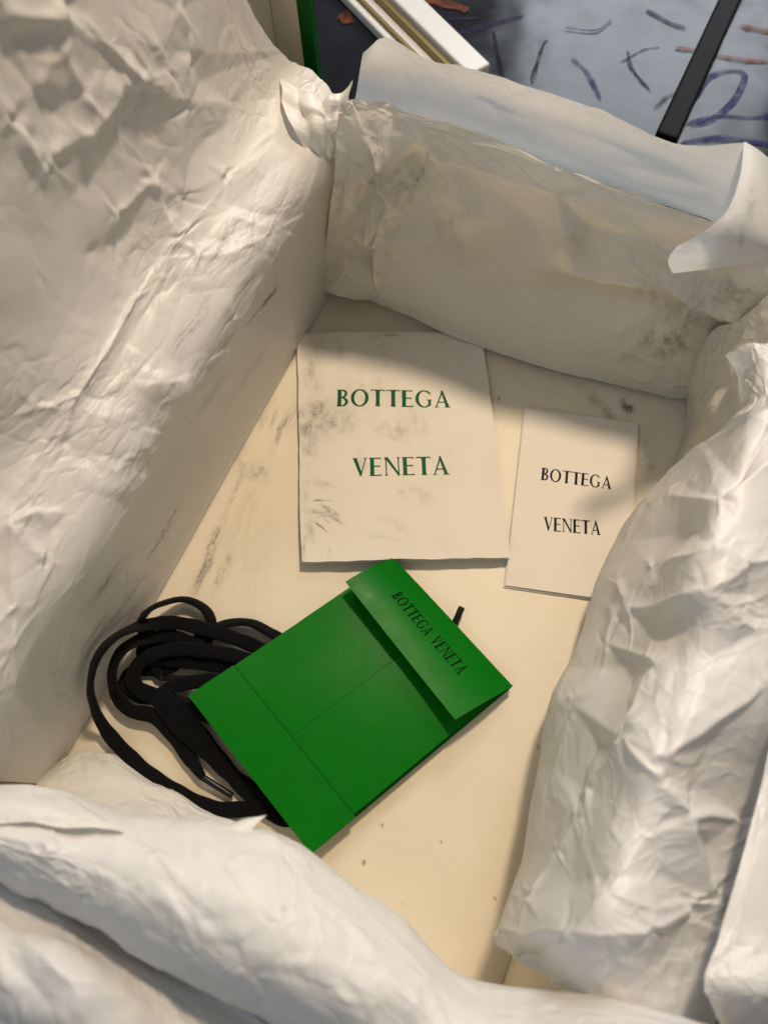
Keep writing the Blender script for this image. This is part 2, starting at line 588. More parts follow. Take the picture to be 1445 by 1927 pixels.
M_GREEN = green_paper()
M_GREEN_EDGE = plain('green_cut_edge', (0.03, 0.26, 0.05), 0.7, 0.2)
M_BOX_GREEN = plain('green_box_wrap', (0.002, 0.085, 0.010), 0.4, 0.25)
M_INK_GREEN = plain('green_foil_ink', (0.001, 0.10, 0.032), 0.5, 0.12)
M_INK_BLACK = plain('black_ink', (0.004, 0.004, 0.010), 0.6, 0.10)
M_INK_FLAP = plain('dark_print', (0.001, 0.008, 0.003), 0.6, 0.08)
M_AGLET = plain('aglet_plastic', (0.005, 0.005, 0.006), 0.32, 0.3)


def lace_mat():
    m, nt, bs, out = mat_base('black_cotton_lace')
    uv = N(nt, 'ShaderNodeUVMap', uv_map='UVMap')
    w1 = N(nt, 'ShaderNodeTexWave', wave_type='BANDS', bands_direction='DIAGONAL', inp={'Scale': 480.0, 'Distortion': 0.8})
    mp = N(nt, 'ShaderNodeMapping')
    nt.links.new(uv.outputs[0], mp.inputs[0])
    nt.links.new(mp.outputs[0], w1.inputs['Vector'])
    w2 = N(nt, 'ShaderNodeTexWave', wave_type='BANDS', bands_direction='DIAGONAL', inp={'Scale': 480.0, 'Distortion': 0.8})
    mp2 = N(nt, 'ShaderNodeMapping'); mp2.inputs['Scale'].default_value = (1, -1, 1)
    nt.links.new(uv.outputs[0], mp2.inputs[0]); nt.links.new(mp2.outputs[0], w2.inputs['Vector'])
    h = math_n(nt, 'MULTIPLY', w1.outputs['Fac'], w2.outputs['Fac'])
    nt.links.new(mixc(nt, h, (0.0022, 0.0022, 0.0026), (0.009, 0.009, 0.010)), bs.inputs['Base Color'])
    bs.inputs['Roughness'].default_value = 0.95
    bs.inputs['Specular IOR Level'].default_value = 0.12
    bs.inputs['Sheen Weight'].default_value = 0.05
    bs.inputs['Sheen Roughness'].default_value = 0.5
    nt.links.new(bump(nt, h, 0.7, 0.0004), bs.inputs['Normal'])
    return m


M_LACE = lace_mat()


def table_mat():
    m, nt, bs, out = mat_base('scuffed_dark_metal')
    v = obj_vec(nt)
    n1 = noise(nt, 5, 6, 0.65, v)
    c = mixc(nt, ramp(nt, n1, [(0.3, (0, 0, 0)), (0.7, (1, 1, 1))]), (0.007, 0.008, 0.011), (0.024, 0.027, 0.038))
    nt.links.new(c, bs.inputs['Base Color'])
    bs.inputs['Metallic'].default_value = 0.0
    bs.inputs['Specular IOR Level'].default_value = 0.15
    r = ramp(nt, noise(nt, 16, 6, 0.7, v), [(0.3, (0.12, 0.12, 0.12)), (0.7, (0.24, 0.24, 0.24))])
    nt.links.new(r, bs.inputs['Roughness'])
    nr = bump(nt, noise(nt, 6, 3, 0.5, v), 0.55, 0.010)
    nt.links.new(nr, bs.inputs['Normal'])
    return m


M_TABLE = table_mat()
M_BAR = plain('dark_bar_paint', (0.007, 0.006, 0.006), 0.5, 0.06)
M_RAIL = plain('white_rail_lacquer', (0.74, 0.73, 0.72), 0.35, 0.5)
M_RAIL_GOLD = plain('olive_gilt', (0.26, 0.20, 0.08), 0.35, 0.5, 0.4)


def marker(name, col):
    m, nt, bs, out = mat_base('marker_' + name)
    v = obj_vec(nt)
    bs.inputs['Base Color'].default_value = (*col, 1)
    bs.inputs['Roughness'].default_value = 0.6
    bs.inputs['Specular IOR Level'].default_value = 0.1
    tr = N(nt, 'ShaderNodeBsdfTransparent')
    mx = N(nt, 'ShaderNodeMixShader')
    nt.links.new(ramp(nt, noise(nt, 70, 4, 0.7, v), [(0.35, (0.15, 0.15, 0.15)), (0.65, (0.85, 0.85, 0.85))]), mx.inputs[0])
    nt.links.new(tr.outputs[0], mx.inputs[1]); nt.links.new(bs.outputs[0], mx.inputs[2])
    nt.links.new(mx.outputs[0], out.inputs['Surface'])
    return m


M_MARK = {k: marker(k, c) for k, c in {
    'black': (0.004, 0.004, 0.005), 'blue': (0.02, 0.022, 0.12), 'purple': (0.03, 0.02, 0.08), 'orange': (0.20, 0.06, 0.025)}.items()}

# ------------------------------------------------------------------ the table under the box
TZ = -0.0045
tb = slab('table_top', (-1.6, -1.0, TZ - 0.03), (3.4, 0, 0), (0, 3.2, 0), (0, 0, 0.03), M_TABLE)
tag(tb, 'dark scuffed metal table top covered in marker scribbles', 'table', kind='structure')


def ribbon(name, pts, w, z, mat, parent, seed=0):
    c = catmull(np.array(pts, float), max(len(pts) * 10, 12))
    t = np.gradient(c, axis=0); t /= np.linalg.norm(t, axis=1, keepdims=True)
    nrm = np.stack([-t[:, 1], t[:, 0]], -1)
    k = np.linspace(0, 1, len(c))
    ww = w * (0.75 + 0.35 * vnoise(k * 6, k * 0, seed)) * np.clip(np.minimum(k, 1 - k) * 9 + 0.35, 0, 1)
    L = c + nrm * ww[:, None] / 2; R = c - nrm * ww[:, None] / 2
    V = [(x, y, z) for x, y in L] + [(x, y, z) for x, y in R]
    n = len(c)
    Fc = [(i, i + 1, n + i + 1, n + i) for i in range(n - 1)]
    return new_obj(name, V, Fc, mat, parent)


def on_table(pts):
    return [P(u, v, TZ)[:2] for u, v in pts]


STROKES = [('black', [(928, 60), (935, 100), (942, 135), (945, 150)], 0.007),
           ('black', [(1000, 160), (1010, 120), (1022, 85), (1030, 75)], 0.007),
           ('black', [(1180, 95), (1188, 130), (1225, 175)], 0.006),
           ('black', [(1165, 120), (1210, 95), (1240, 90)], 0.004),
           ('purple', [(830, 80), (880, 60), (930, 45), (985, 30)], 0.010),
           ('purple', [(780, 60), (830, 40), (900, 35)], 0.008),
           ('blue', [(1300, 200), (1330, 150), (1375, 135), (1400, 145), (1380, 190), (1340, 225), (1300, 240)], 0.010),
           ('blue', [(1290, 235), (1350, 220), (1420, 222), (1500, 210)], 0.010),
           ('blue', [(1280, 270), (1360, 262), (1460, 275)], 0.010),
           ('blue', [(1075, 110), (1105, 140), (1130, 190)], 0.006),
           ('purple', [(1215, 20), (1260, 45), (1290, 55)], 0.006),
           ('orange', [(1390, 50), (1440, 60), (1500, 62)], 0.010),
           ('orange', [(1340, 105), (1400, 115), (1480, 118)], 0.007),
           ('orange', [(1270, 92), (1320, 98), (1345, 104)], 0.006),
           ('orange', [(640, 30), (650, 35), (662, 33)], 0.022),
           ('orange', [(800, 3), (850, 12), (880, 22)], 0.014),
           ('black', [(1230, 205), (1262, 180), (1290, 178)], 0.005),
           ('purple', [(1060, 55), (1120, 60), (1150, 40)], 0.004)]
for i, (cn, pts, w) in enumerate(STROKES):
    ribbon('marker_stroke', on_table(pts), w * 0.7, TZ + 0.0004 + i * 0.00006, M_MARK[cn], tb, i)

# dark bar and white rail lying beyond the box
p0 = P(1252, 262, 0.004); p1 = P(1400, -60, 0.004)
d = (p1 - p0); d[2] = 0; L = np.linalg.norm(d); d /= L
nrm = np.array([-d[1], d[0], 0])
bar = empty('metal_bar', [*p0[:2], TZ])
tag(bar, 'dark narrow bar running away across the scribbled table', 'bar')
slab('bar_body', np.array([*p0[:2], TZ + 0.0006]) - nrm * 0.0085, d * L, nrm * 0.017, (0, 0, 0.012), M_BAR, bar, bevel=0.002)
q0 = P(880, 165, 0.0); q1 = P(655, -60, 0.0)
d = q1 - q0; d[2] = 0; L = np.linalg.norm(d); d /= L
nrm = np.array([-d[1], d[0], 0]); nrm = nrm if nrm[0] < 0 else -nrm
rail = empty('white_rail', [*q0[:2], TZ])
tag(rail, 'white rail with gilt stepped edge lying behind the box', 'rail')
base = np.array([*q0[:2], TZ + 0.0006])
slab('face', base, d * L, nrm * -0.020, (0, 0, 0.016), M_RAIL, rail, bevel=0.0015)
slab('gilt_strip', base + nrm * 0.0002, d * L, nrm * 0.006, (0, 0, 0.012), M_RAIL_GOLD, rail, bevel=0.001)
slab('groove', base + nrm * 0.0064, d * L, nrm * 0.008, (0, 0, 0.007), M_RAIL, rail, bevel=0.0015)
slab('gilt_strip', base + nrm * 0.0146, d * L, nrm * 0.004, (0, 0, 0.010), M_RAIL_GOLD, rail, bevel=0.001)
slab('lip', base + nrm * 0.0188, d * L, nrm * 0.006, (0, 0, 0.008), M_RAIL, rail, bevel=0.0015)

# ------------------------------------------------------------------ the shoe box
WT = 0.0028
box = empty('shoe_box', B(BOX_W / 2, BOX_L / 2, TZ))
tag(box, 'open green shoe box with cream inside, lined with white paper', 'box')
Zv = np.array([0, 0, 1.0])
wm = [M_BOX_GREEN, M_BOARD_IN]
FM_B = [0, 0, 0, 0, 1, 0]


# floor panel as a fine grid so that rubbed marks can be stored on it
def floor_panel():
    n, m = 300, 220
    s = np.linspace(0.0, BOX_L, n); t = np.linspace(0.0, BOX_W, m)
    S, Tt = np.meshgrid(s, t, indexing='ij')
    G = A0 + S[..., None] * EY + Tt[..., None] * EX + np.zeros(3)
    G[..., 2] = 0.0006 * fbm(S / 0.12, Tt / 0.12, 4, 2)
    V, Fc = grids_to_mesh([G])
    o = new_obj('bottom_panel', V, Fc, M_BOARD_IN, box, True)
    px = Q(V)
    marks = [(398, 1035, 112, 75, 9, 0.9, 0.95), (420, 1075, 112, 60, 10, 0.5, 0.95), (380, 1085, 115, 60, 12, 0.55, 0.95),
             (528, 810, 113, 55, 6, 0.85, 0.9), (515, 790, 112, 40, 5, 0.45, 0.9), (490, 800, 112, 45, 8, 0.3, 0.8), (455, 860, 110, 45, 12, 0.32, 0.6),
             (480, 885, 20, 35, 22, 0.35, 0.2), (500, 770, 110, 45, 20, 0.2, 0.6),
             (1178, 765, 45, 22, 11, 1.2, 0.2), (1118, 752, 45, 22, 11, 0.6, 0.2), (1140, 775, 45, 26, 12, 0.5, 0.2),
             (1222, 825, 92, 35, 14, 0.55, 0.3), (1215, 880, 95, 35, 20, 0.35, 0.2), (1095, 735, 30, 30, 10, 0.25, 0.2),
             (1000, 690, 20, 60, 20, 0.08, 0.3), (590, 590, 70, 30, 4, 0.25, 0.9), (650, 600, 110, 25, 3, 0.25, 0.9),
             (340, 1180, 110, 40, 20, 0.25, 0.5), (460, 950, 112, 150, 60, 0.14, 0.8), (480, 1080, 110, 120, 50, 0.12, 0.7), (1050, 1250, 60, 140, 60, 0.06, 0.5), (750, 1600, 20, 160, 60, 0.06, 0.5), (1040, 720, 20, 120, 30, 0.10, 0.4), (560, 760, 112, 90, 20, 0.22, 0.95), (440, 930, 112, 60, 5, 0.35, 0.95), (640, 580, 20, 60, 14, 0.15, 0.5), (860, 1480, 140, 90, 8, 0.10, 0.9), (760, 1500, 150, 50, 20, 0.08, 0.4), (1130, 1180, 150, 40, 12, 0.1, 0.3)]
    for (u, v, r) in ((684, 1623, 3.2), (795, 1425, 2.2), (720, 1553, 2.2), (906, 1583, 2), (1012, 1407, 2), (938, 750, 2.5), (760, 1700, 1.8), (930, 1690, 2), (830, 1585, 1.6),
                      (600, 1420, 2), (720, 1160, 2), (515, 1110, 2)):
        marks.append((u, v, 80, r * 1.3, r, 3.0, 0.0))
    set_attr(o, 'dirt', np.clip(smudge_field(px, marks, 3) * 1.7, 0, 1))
    return o


floor_panel()
slab('base_board', B(-WT, -WT, -0.0036), EX * (BOX_W + 2 * WT), EY * (BOX_L + 2 * WT), Zv * 0.0024, M_BOX_GREEN, box)
# walls: inner face cream, outside and rim green
def wall(name, c0, c1, outward):
    """closed board between plan points c0, c1 (inner face), thickness outward"""
    V = []
    for q in (c0, c1):
        q = np.asarray(q)
        V += [q + Zv * -0.001, q + Zv * BOX_H, q + outward * WT + Zv * BOX_H, q + outward * WT + Zv * -0.001]
    Fc = [(0, 1, 5, 4), (1, 2, 6, 5), (2, 3, 7, 6), (3, 0, 4, 7), (0, 3, 2, 1), (4, 5, 6, 7)]
    o = new_obj(name, V, Fc, wm, box)
    o.data.polygons[0].material_index = 1
    return o


wall('side_panel', B(0, 0, 0), B(BOX_W, 0, 0), -EY)
wall('side_panel', B(BOX_W, -WT, 0) + EX * 0.0002, B(BOX_W, BOX_L + WT, 0) + EX * 0.0002, EX)
wall('side_panel', B(BOX_W, BOX_L, 0), B(0, BOX_L, 0), EY)
wall('side_panel', B(0, BOX_L + WT, 0) - EX * 0.0002, B(0, -WT, 0) - EX * 0.0002, -EX)
# lid hinged on the left wall, standing open
LT = 0.003
lean = np.array([0, 0, 1.0]) * math.cos(math.radians(1.5)) - EX * math.sin(math.radians(1.5))
hx = -0.030
lid_o = B(hx, -0.012, BOX_H - 0.012)
lid = slab('lid', lid_o, EY * (BOX_L + 0.024), lean * 0.262, -EX * LT, [M_BOX_GREEN, M_BOARD_IN], box)
lid.data.polygons[0].material_index = 1; lid.data.polygons[1].material_index = 0
fl = slab('lid_flange', lid_o + EX * 0.0003 + lean * 0.004, EX * 0.0225, lean * 0.256, -EY * 0.004, [M_BOX_GREEN, M_BOARD_IN], lid)
for i in (0, 1):
    nl = fl.data.polygons[i].normal
    fl.data.polygons[i].material_index = 1 if nl.dot(Vector(EY)) > 0.5 else 0
fl = slab('lid_flange', lid_o + EX * 0.0003 + EY * (BOX_L + 0.024) + lean * 0.004, EX * 0.0335, lean * 0.256, EY * 0.004, [M_BOX_GREEN, M_BOARD_IN], lid)
slab('turn_in', lid_o + EX * (0.0003 + 0.0225 - 0.0072) + EY * 0.0001 + lean * 0.004, EX * 0.0074, lean * 0.256, EY * 0.0004, M_BOX_GREEN, lid)
slab('hinge_strip', B(hx, -0.002, BOX_H - 0.004), EY * (BOX_L + 0.004), EX * 0.0268, Zv * 0.002, [M_BOX_GREEN], box)

# ------------------------------------------------------------------ tissue paper
PI = math.pi
GROUP = 'sheets of white lining paper in the box'


def tissue(grids, mat, label, marks=None, seed=5):
    V, Fc = grids_to_mesh(grids)
    o = new_obj('lining_paper', V, Fc, mat, None, True)
    ws = []
    for k, g in enumerate(grids):
        ds = np.linalg.norm(np.diff(g, axis=0), axis=2).mean(); dt = np.linalg.norm(np.diff(g, axis=1), axis=2).mean()
        a, b = np.meshgrid(np.arange(g.shape[0]) * ds, np.arange(g.shape[1]) * dt, indexing='ij')
        ws.append(np.stack([a + 0.61 * len(bpy.data.meshes) % 7.0, b + 0.4 * k + 1.3, a * 0], -1).reshape(-1, 3))
    at = o.data.attributes.new('sheet_pos', 'FLOAT_VECTOR', 'POINT')
    at.data.foreach_set('vector', np.concatenate(ws).astype(np.float32).ravel())
    tag(o, label, 'lining paper', GROUP)
    if marks:
        set_attr(o, 'dirt', np.clip(smudge_field(Q(V), marks, seed) * 1.5, 0, 1))
    return o


# left sheet: up the left wall, over the rim, up the inside of the lid
rows = []
for i, s in enumerate([-0.012, 0.03, 0.08, 0.135, 0.19, 0.245, 0.30, 0.352]):
    w = [0.0, 0.3, -0.2, 0.4, -0.3, 0.3, 0.0, 0.2][i] * 0.004
    w2 = [0.0, -0.4, 0.5, -0.2, 0.6, -0.3, 0.4, 0.0][i] * 0.004
    prof = [(0.003, 0.0012), (0.0025, 0.012), (0.004 + w * 0.3, 0.05), (0.009 + w, 0.09), (0.0155 + w, 0.122), (0.0125 + w, 0.139), (0.000 + w2, 0.150 + w * 0.6),
            (-0.013 + w2, 0.160), (-0.019 + w2, 0.185), (-0.021 - w, 0.225), (-0.026 + w, 0.275), (-0.032 + w2, 0.335)]
    if i == 0:
        prof = [(0.004, 0.0012), (0.003, 0.012), (0.006, 0.05), (0.010, 0.09), (0.013, 0.120), (0.008, 0.139), (-0.004, 0.150),
                (-0.014, 0.162), (-0.019, 0.185), (-0.0215, 0.225), (-0.027, 0.275), (-0.034, 0.335)]
    rows.append([B(x, s + 0.010 + (([0.010, 0.022, 0.027, 0.030, 0.032][j - 7]) if i == 0 and j > 6 else 0), z) for j, (x, z) in enumerate(prof)])


def left_mask(px, s, t):
    # the wall part is pressed flat, the rim is crumpled, the lid part has big soft folds
    return (0.10 + 0.9 * np.clip((t - 0.26) / 0.10, 0, 1)) * (1 - 0.45 * np.clip((t - 0.50) / 0.1, 0, 1))


L_NODES = [(0, 20, 6), (110, 2, 5), (120, 37, 7), (60, 65, -5), (0, 110, -3), (132, 20, -4), (200, 90, -4), (265, 150, 8), (310, 130, 3), (330, 10, 6), (230, 165, 4), (165, 245, 8), (150, 170, 5), (110, 90, 4),
           (85, 290, 4), (60, 160, 3), (100, 205, -5), (30, 240, 6), (0, 220, 4), (230, 230, -6), (346, 100, 7), (344, 190, 7), (332, 370, 5), (375, 150, -3), (300, 250, -5), (220, 270, -2), (215, 395, 7), (280, 330, 5),
           (318, 455, 8), (305, 540, 3), (130, 370, -2), (240, 450, -6), (150, 480, -2), (312, 405, 2), (347, 440, 6), (367, 485, 5), (420, 330, 3), (362, 285, -3), (400, 400, -2), (60, 450, -3), (200, 600, 2), (100, 600, -4),
           (60, 760, 3), (140, 742, 5), (0, 520, 0), (450, 200, 0), (250, 560, 4), (115, 830, 3), (20, 985, 6), (60, 962, 4), (128, 972, 2), (75, 1020, -4), (90, 1060, 3), (20, 1150, 5), (-20, 1060, -4), (22, 1300, 5), (60, 1200, -4), (-40, 900, -3), (230, 690, -2), (180, 800, -3)]
L_EDGES_P = [((0, 20), (120, 37)), ((110, 2), (120, 37)), ((265, 150), (310, 130)), ((132, 20), (265, 150)), ((230, 165), (165, 245)), ((165, 245), (85, 290)), ((110, 90), (150, 170)), ((150, 170), (165, 245)), ((265, 150), (230, 165)), ((0, 220), (30, 240)), ((30, 240), (85, 290)),
             ((330, 10), (346, 100)), ((346, 100), (344, 190)), ((344, 190), (332, 370)), ((280, 330), (318, 455)), ((318, 455), (305, 540)), ((215, 395), (280, 330)), ((312, 405), (347, 440)), ((347, 440), (367, 485)), ((140, 742), (250, 560)), ((60, 760), (140, 742)),
             ((20, 985), (60, 962)), ((60, 962), (128, 972)), ((20, 985), (90, 1060)), ((20, 985), (20, 1150)), ((20, 1150), (22, 1300))]
L_FOLDS = [([(520, 270), (432, 340), (360, 420), (250, 560), (140, 740), (50, 900), (0, 1000)], 0.0025, 26),
           ([(370, 485), (430, 480), (520, 430)], 0.003, 20), ([(400, 400), (470, 420), (520, 432)], 0.003, 16),
           ([(130, 770), (250, 800)], 0.004, 22), ([(290, 685), (340, 720), (380, 690)], 0.004, 20), ([(180, 880), (240, 890)], 0.003, 16), ([(230, 740), (300, 720), (330, 760)], 0.003, 18)]


def edge_ids(nodes, pairs):
    ix = {(q[0], q[1]): k for k, q in enumerate(nodes)}
    return [(ix[a], ix[b]) for a, b in pairs]


G = sheet_grid(rows, 0.0009,
               [(0.026, 0.0011, 1.0, 0.3, 0.7), (0.010, 0.0005, 1.3, 0.9, 0.8)],
               L_FOLDS, [('s0', 0.004, 0.018)], seed=11, up=EX + np.array([0, 0, .6]), mask=left_mask, pixel=False, soft=1, stars=100,
               nodes=L_NODES, edges=edge_ids(L_NODES, L_EDGES_P), nscale=0.32)
L_MARKS = [(507, 560, 128, 26, 4.5, 1.3, 0.9), (478, 595, 128, 22, 3, 0.6, 0.9), (255, 900, 128, 45, 4, 0.5, 0.9), (320, 980, 122, 40, 2.5, 0.7, 0.95),
           (300, 1020, 125, 45, 3, 0.6, 0.95), (85, 1050, 100, 26, 3, 0.9, 0.9), (400, 680, 125, 80, 18, 0.30, 0.9), (450, 560, 125, 70, 14, 0.35, 0.9),
           (360, 620, 125, 70, 22, 0.35, 0.95), (300, 760, 125, 80, 16, 0.25, 0.9), (200, 1100, 125, 80, 14, 0.4, 0.9), (420, 460, 122, 60, 12, 0.45, 0.9),
           (400, 740, 125, 60, 10, 0.25, 0.9), (180, 1200, 122, 70, 16, 0.35, 0.9), (240, 1130, 125, 60, 4, 0.5, 0.95), (260, 1170, 120, 50, 14, 0.35, 0.8),
           (390, 250, 135, 50, 20, 0.16, 0.8), (440, 190, 135, 40, 16, 0.18, 0.8), (470, 700, 125, 70, 10, 0.2, 0.9), (250, 470, 125, 60, 12, 0.25, 0.9), (540, 430, 125, 60, 10, 0.2, 0.9)]
L_MARKS = [(a, b, c, d * 1.25, e * 0.8, f * 1.6, 0.97) for (a, b, c, d, e, f, g) in L_MARKS]
tissue([G], M_TISSUE, 'white lining paper over left wall and up the open lid', L_MARKS, 5)

# far wall, inner sheet
rows = [[(645, 192, 15.6), (690, 185, 15.9), (760, 197, 15.9), (900, 243, 15.8), (1050, 300, 15.4), (1200, 358, 15), (1340, 412, 14.6), (1480, 470, 14)],
        [(636, 224, 14.9), (690, 217, 15.1), (765, 227, 15.1), (900, 272, 15.0), (1050, 331, 14.6), (1200, 388, 14.2), (1335, 436, 14), (1470, 495, 13.6)],
        [(628, 310, 12.5), (690, 300, 12.6), (770, 310, 12.8), (900, 345, 12.8), (1050, 400, 12.4), (1200, 450, 12.0), (1330, 480, 12), (1460, 540, 12.5)],
        [(618, 420, 7.5), (690, 400, 8.6), (760, 420, 8.6), (900, 455, 8.8), (1050, 505, 8.4), (1200, 545, 8.6), (1320, 560, 9), (1450, 575, 10)],
        [(611, 490, 3.2), (680, 480, 4.4), (745, 500, 4.6), (885, 560, 4.0), (1040, 615, 3.6), (1190, 655, 3.4), (1305, 665, 4.4), (1420, 610, 7.2)],
        [(612, 528, 1.2), (665, 548, 1.2), (722, 552, 1.2), (870, 640, 0.5), (1030, 695, 0.45), (1170, 725, 0.45), (1296, 747, 0.5), (1350, 690, 2.4)]]
B_NODES = [(650, 212, 3), (690, 240, 6), (720, 300, 7), (735, 380, 4), (700, 335, -5), (660, 330, 5), (640, 420, 2), (770, 300, -6), (802, 345, -4), (790, 250, 5), (842, 300, 3), (760, 420, -5), (718, 440, 6), (722, 540, 6), (700, 490, -4),
           (660, 500, 4), (820, 460, -5), (880, 400, 4), (870, 520, -2), (960, 380, 0), (1050, 350, 4), (1080, 410, 5), (1050, 470, 4), (1000, 430, -4), (1120, 430, -5), (1086, 480, 5), (1150, 505, 4), (1250, 515, 3), (950, 545, -4),
           (1100, 560, -5), (1250, 570, -5), (1180, 600, 4), (1120, 622, 2), (1300, 535, 6), (1400, 560, 6), (1350, 590, -5), (1220, 650, 4), (1282, 600, 4), (1000, 602, 2), (900, 600, 1), (1200, 430, 2), (1280, 470, -2)]
B_EDGES_P = [((690, 240), (720, 300)), ((720, 300), (735, 380)), ((718, 440), (722, 540)), ((790, 250), (842, 300)), ((770, 300), (802, 345)), ((1050, 350), (1080, 410)), ((1080, 410), (1050, 470)), ((1086, 480), (1150, 505)), ((1150, 505), (1250, 515)), ((1300, 535), (1400, 560)),
             ((1180, 600), (1120, 622)), ((1220, 650), (1282, 600)), ((950, 545), (1100, 560)), ((1100, 560), (1250, 570)), ((660, 330), (690, 240))]
B_FOLDS = [([(720, 545), (722, 480), (712, 430)], 0.006, 22), ([(700, 548), (690, 500)], 0.004, 14),
           ([(640, 250), (650, 330), (640, 400)], 0.004, 22), ([(690, 240), (720, 300), (730, 380)], 0.006, 30),
           ([(760, 230), (790, 330), (770, 380)], -0.006, 24), ([(660, 360), (700, 400), (720, 440)], 0.005, 30),
           ([(1060, 340), (1080, 400), (1050, 470)], 0.0035, 26), ([(1085, 470), (1150, 500), (1250, 510)], 0.003, 26),
           ([(950, 540), (1100, 540), (1250, 560), (1440, 590)], -0.004, 30), ([(1120, 600), (1220, 560), (1300, 530)], 0.0035, 26),
           ([(1250, 520), (1330, 560), (1440, 580)], 0.005, 24), ([(1200, 660), (1280, 600), (1400, 580)], 0.004, 24),
           ([(1380, 490), (1410, 530), (1440, 500)], 0.005, 20), ([(880, 240), (900, 300)], 0.002, 20)]
G = sheet_grid(rows, 0.0011, [(0.06, 0.0045, 1.3, 0.2, 0.2), (0.024, 0.0016, 1.0, 1.2, 0.6), (0.010, 0.0005, 1.0, 0.1, 0.85)],
               B_FOLDS, [('s1', 0.002, 0.03), ('s0', 0.003, 0.03)], seed=21, up=EY + np.array([0, 0, .5]), soft=2, stars=50, camp=0.0006,
               nodes=B_NODES, edges=edge_ids(B_NODES, B_EDGES_P), nscale=1.35)
B_MARKS = [(700, 330, 60, 60, 30, 0.35, 0.3), (760, 350, 120, 50, 40, 0.42, 0.4), (790, 330, 120, 34, 4, 0.7, 0.9), (660, 460, 110, 45, 40, 0.25, 0.3), (720, 500, 90, 40, 20, 0.3, 0.4), (840, 330, 30, 70, 30, 0.14, 0.3),
           (850, 450, 100, 60, 40, 0.2, 0.3), (1255, 640, 130, 40, 34, 0.75, 0.5), (1300, 600, 130, 50, 40, 0.5, 0.4), (1330, 560, 150, 60, 30, 0.45, 0.4), (1200, 660, 150, 50, 24, 0.3, 0.4),
           (1090, 460, 60, 40, 20, 0.16, 0.3), (640, 370, 90, 60, 16, 0.3, 0.4), (1230, 560, 20, 60, 20, 0.3, 0.4), (1390, 560, 10, 50, 24, 0.4, 0.3)]
B_MARKS = [(a, b, c, d * 1.2, e * 1.25, f * 1.0, g * 0.7) for (a, b, c, d, e, f, g) in B_MARKS]
tissue([G], M_TISSUE_WORN, 'smudged white lining paper hanging inside the far wall', B_MARKS, 15)

# far wall, outer flap with curled corner
rows = [[(655, 218, 13.6), (720, 222, 13.8), (800, 235, 13.8), (950, 288, 13.6), (1100, 342, 13.4), (1250, 395, 13.2), (1410, 462, 13.2)],
        [(668, 186, 14.8), (725, 186, 15.0), (800, 199, 15.0), (950, 251, 14.8), (1100, 306, 14.6), (1250, 361, 14.4), (1430, 440, 14.4)],
        [(676, 140, 16.0), (730, 130, 16.2), (805, 150, 16.1), (950, 198, 15.9), (1100, 250, 15.7), (1255, 310, 15.6), (1425, 372, 15.7)],
        [(684, 100, 16.8), (727, 66, 17.0), (812, 104, 16.8), (955, 146, 16.6), (1105, 196, 16.3), (1265, 258, 16.3), (1404, 268, 17.1)]]
Gf = sheet_grid(rows, 0.0011, [(0.06, 0.0016, 2.0, 1.4, 0.2), (0.02, 0.0005, 1.0, 0.3, 0.7)],
                [([(1000, 220), (1150, 275), (1350, 370)], -0.003, 40), ([(1130, 330), (1200, 350), (1330, 380)], 0.002, 20)],
                [('s1', 0.004, 0.025)], seed=31, up=(0, -0.5, 1), soft=4)
rows = [[(1400, 266, 17.2), (1391, 330, 17.2), (1368, 392, 17.1), (1326, 432, 17.0), (1272, 460, 16.8)],
        [(1425, 281, 16.9), (1420, 350, 16.8), (1396, 415, 16.6), (1340, 452, 16.4), (1258, 480, 16.1)],
        [(1455, 305, 16.0), (1465, 390, 15.4), (1448, 452, 15.2), (1378, 474, 15.2), (1257, 497, 15.3)],
        [(1490, 320, 14.6), (1510, 420, 13.6), (1500, 480, 13.6), (1392, 498, 14.0), (1264, 512, 14.5)]]
Gc = sheet_grid(rows, 0.0011, [(0.04, 0.0010, 1.0, 0.4, 0.3)], [], [('s1', 0.002, 0.02)], seed=32, soft=4)
tissue([Gf, Gc], M_TISSUE_FLAP, 'smooth white paper flap behind far rim with corner curled forward', [(1412, 385, 100, 40, 10, 0.5, 0.2), (1395, 450, 100, 30, 8, 0.3, 0.2), (960, 220, 60, 50, 16, 0.06, 0.3)], 16)

# crumpled scrap in the far left corner
rows = [[(525, 150, 15.8), (556, 168, 15.4), (580, 176, 15.6), (604, 192, 15.3), (622, 174, 15.8), (640, 172, 15.4), (662, 150, 16.2)],
        [(532, 190, 15.8), (565, 210, 15.2), (588, 214, 15.4), (606, 222, 15.0), (622, 212, 15.3), (636, 206, 15.0), (656, 190, 15.4)],
        [(552, 240, 15.3), (580, 255, 14.8), (600, 262, 14.6), (614, 262, 14.2), (624, 255, 14.4), (634, 250, 14.2), (648, 235, 14.6)],
        [(590, 310, 13.4), (604, 325, 12.6), (612, 335, 12.0), (620, 335, 11.6), (626, 330, 11.6), (634, 315, 11.8), (642, 300, 12.4)]]
G = sheet_grid(rows, 0.0012, [(0.018, 0.0022, 1.0, 0.4, 0.2), (0.008, 0.0008, 1.0, 0.9, 0.5)],
               [([(560, 185), (610, 230), (630, 262)], 0.004, 12)], [('s0', 0.003, 0.012)], seed=41, soft=1)
tissue([G], M_TISSUE, 'small crumpled white paper scrap in the far left box corner')

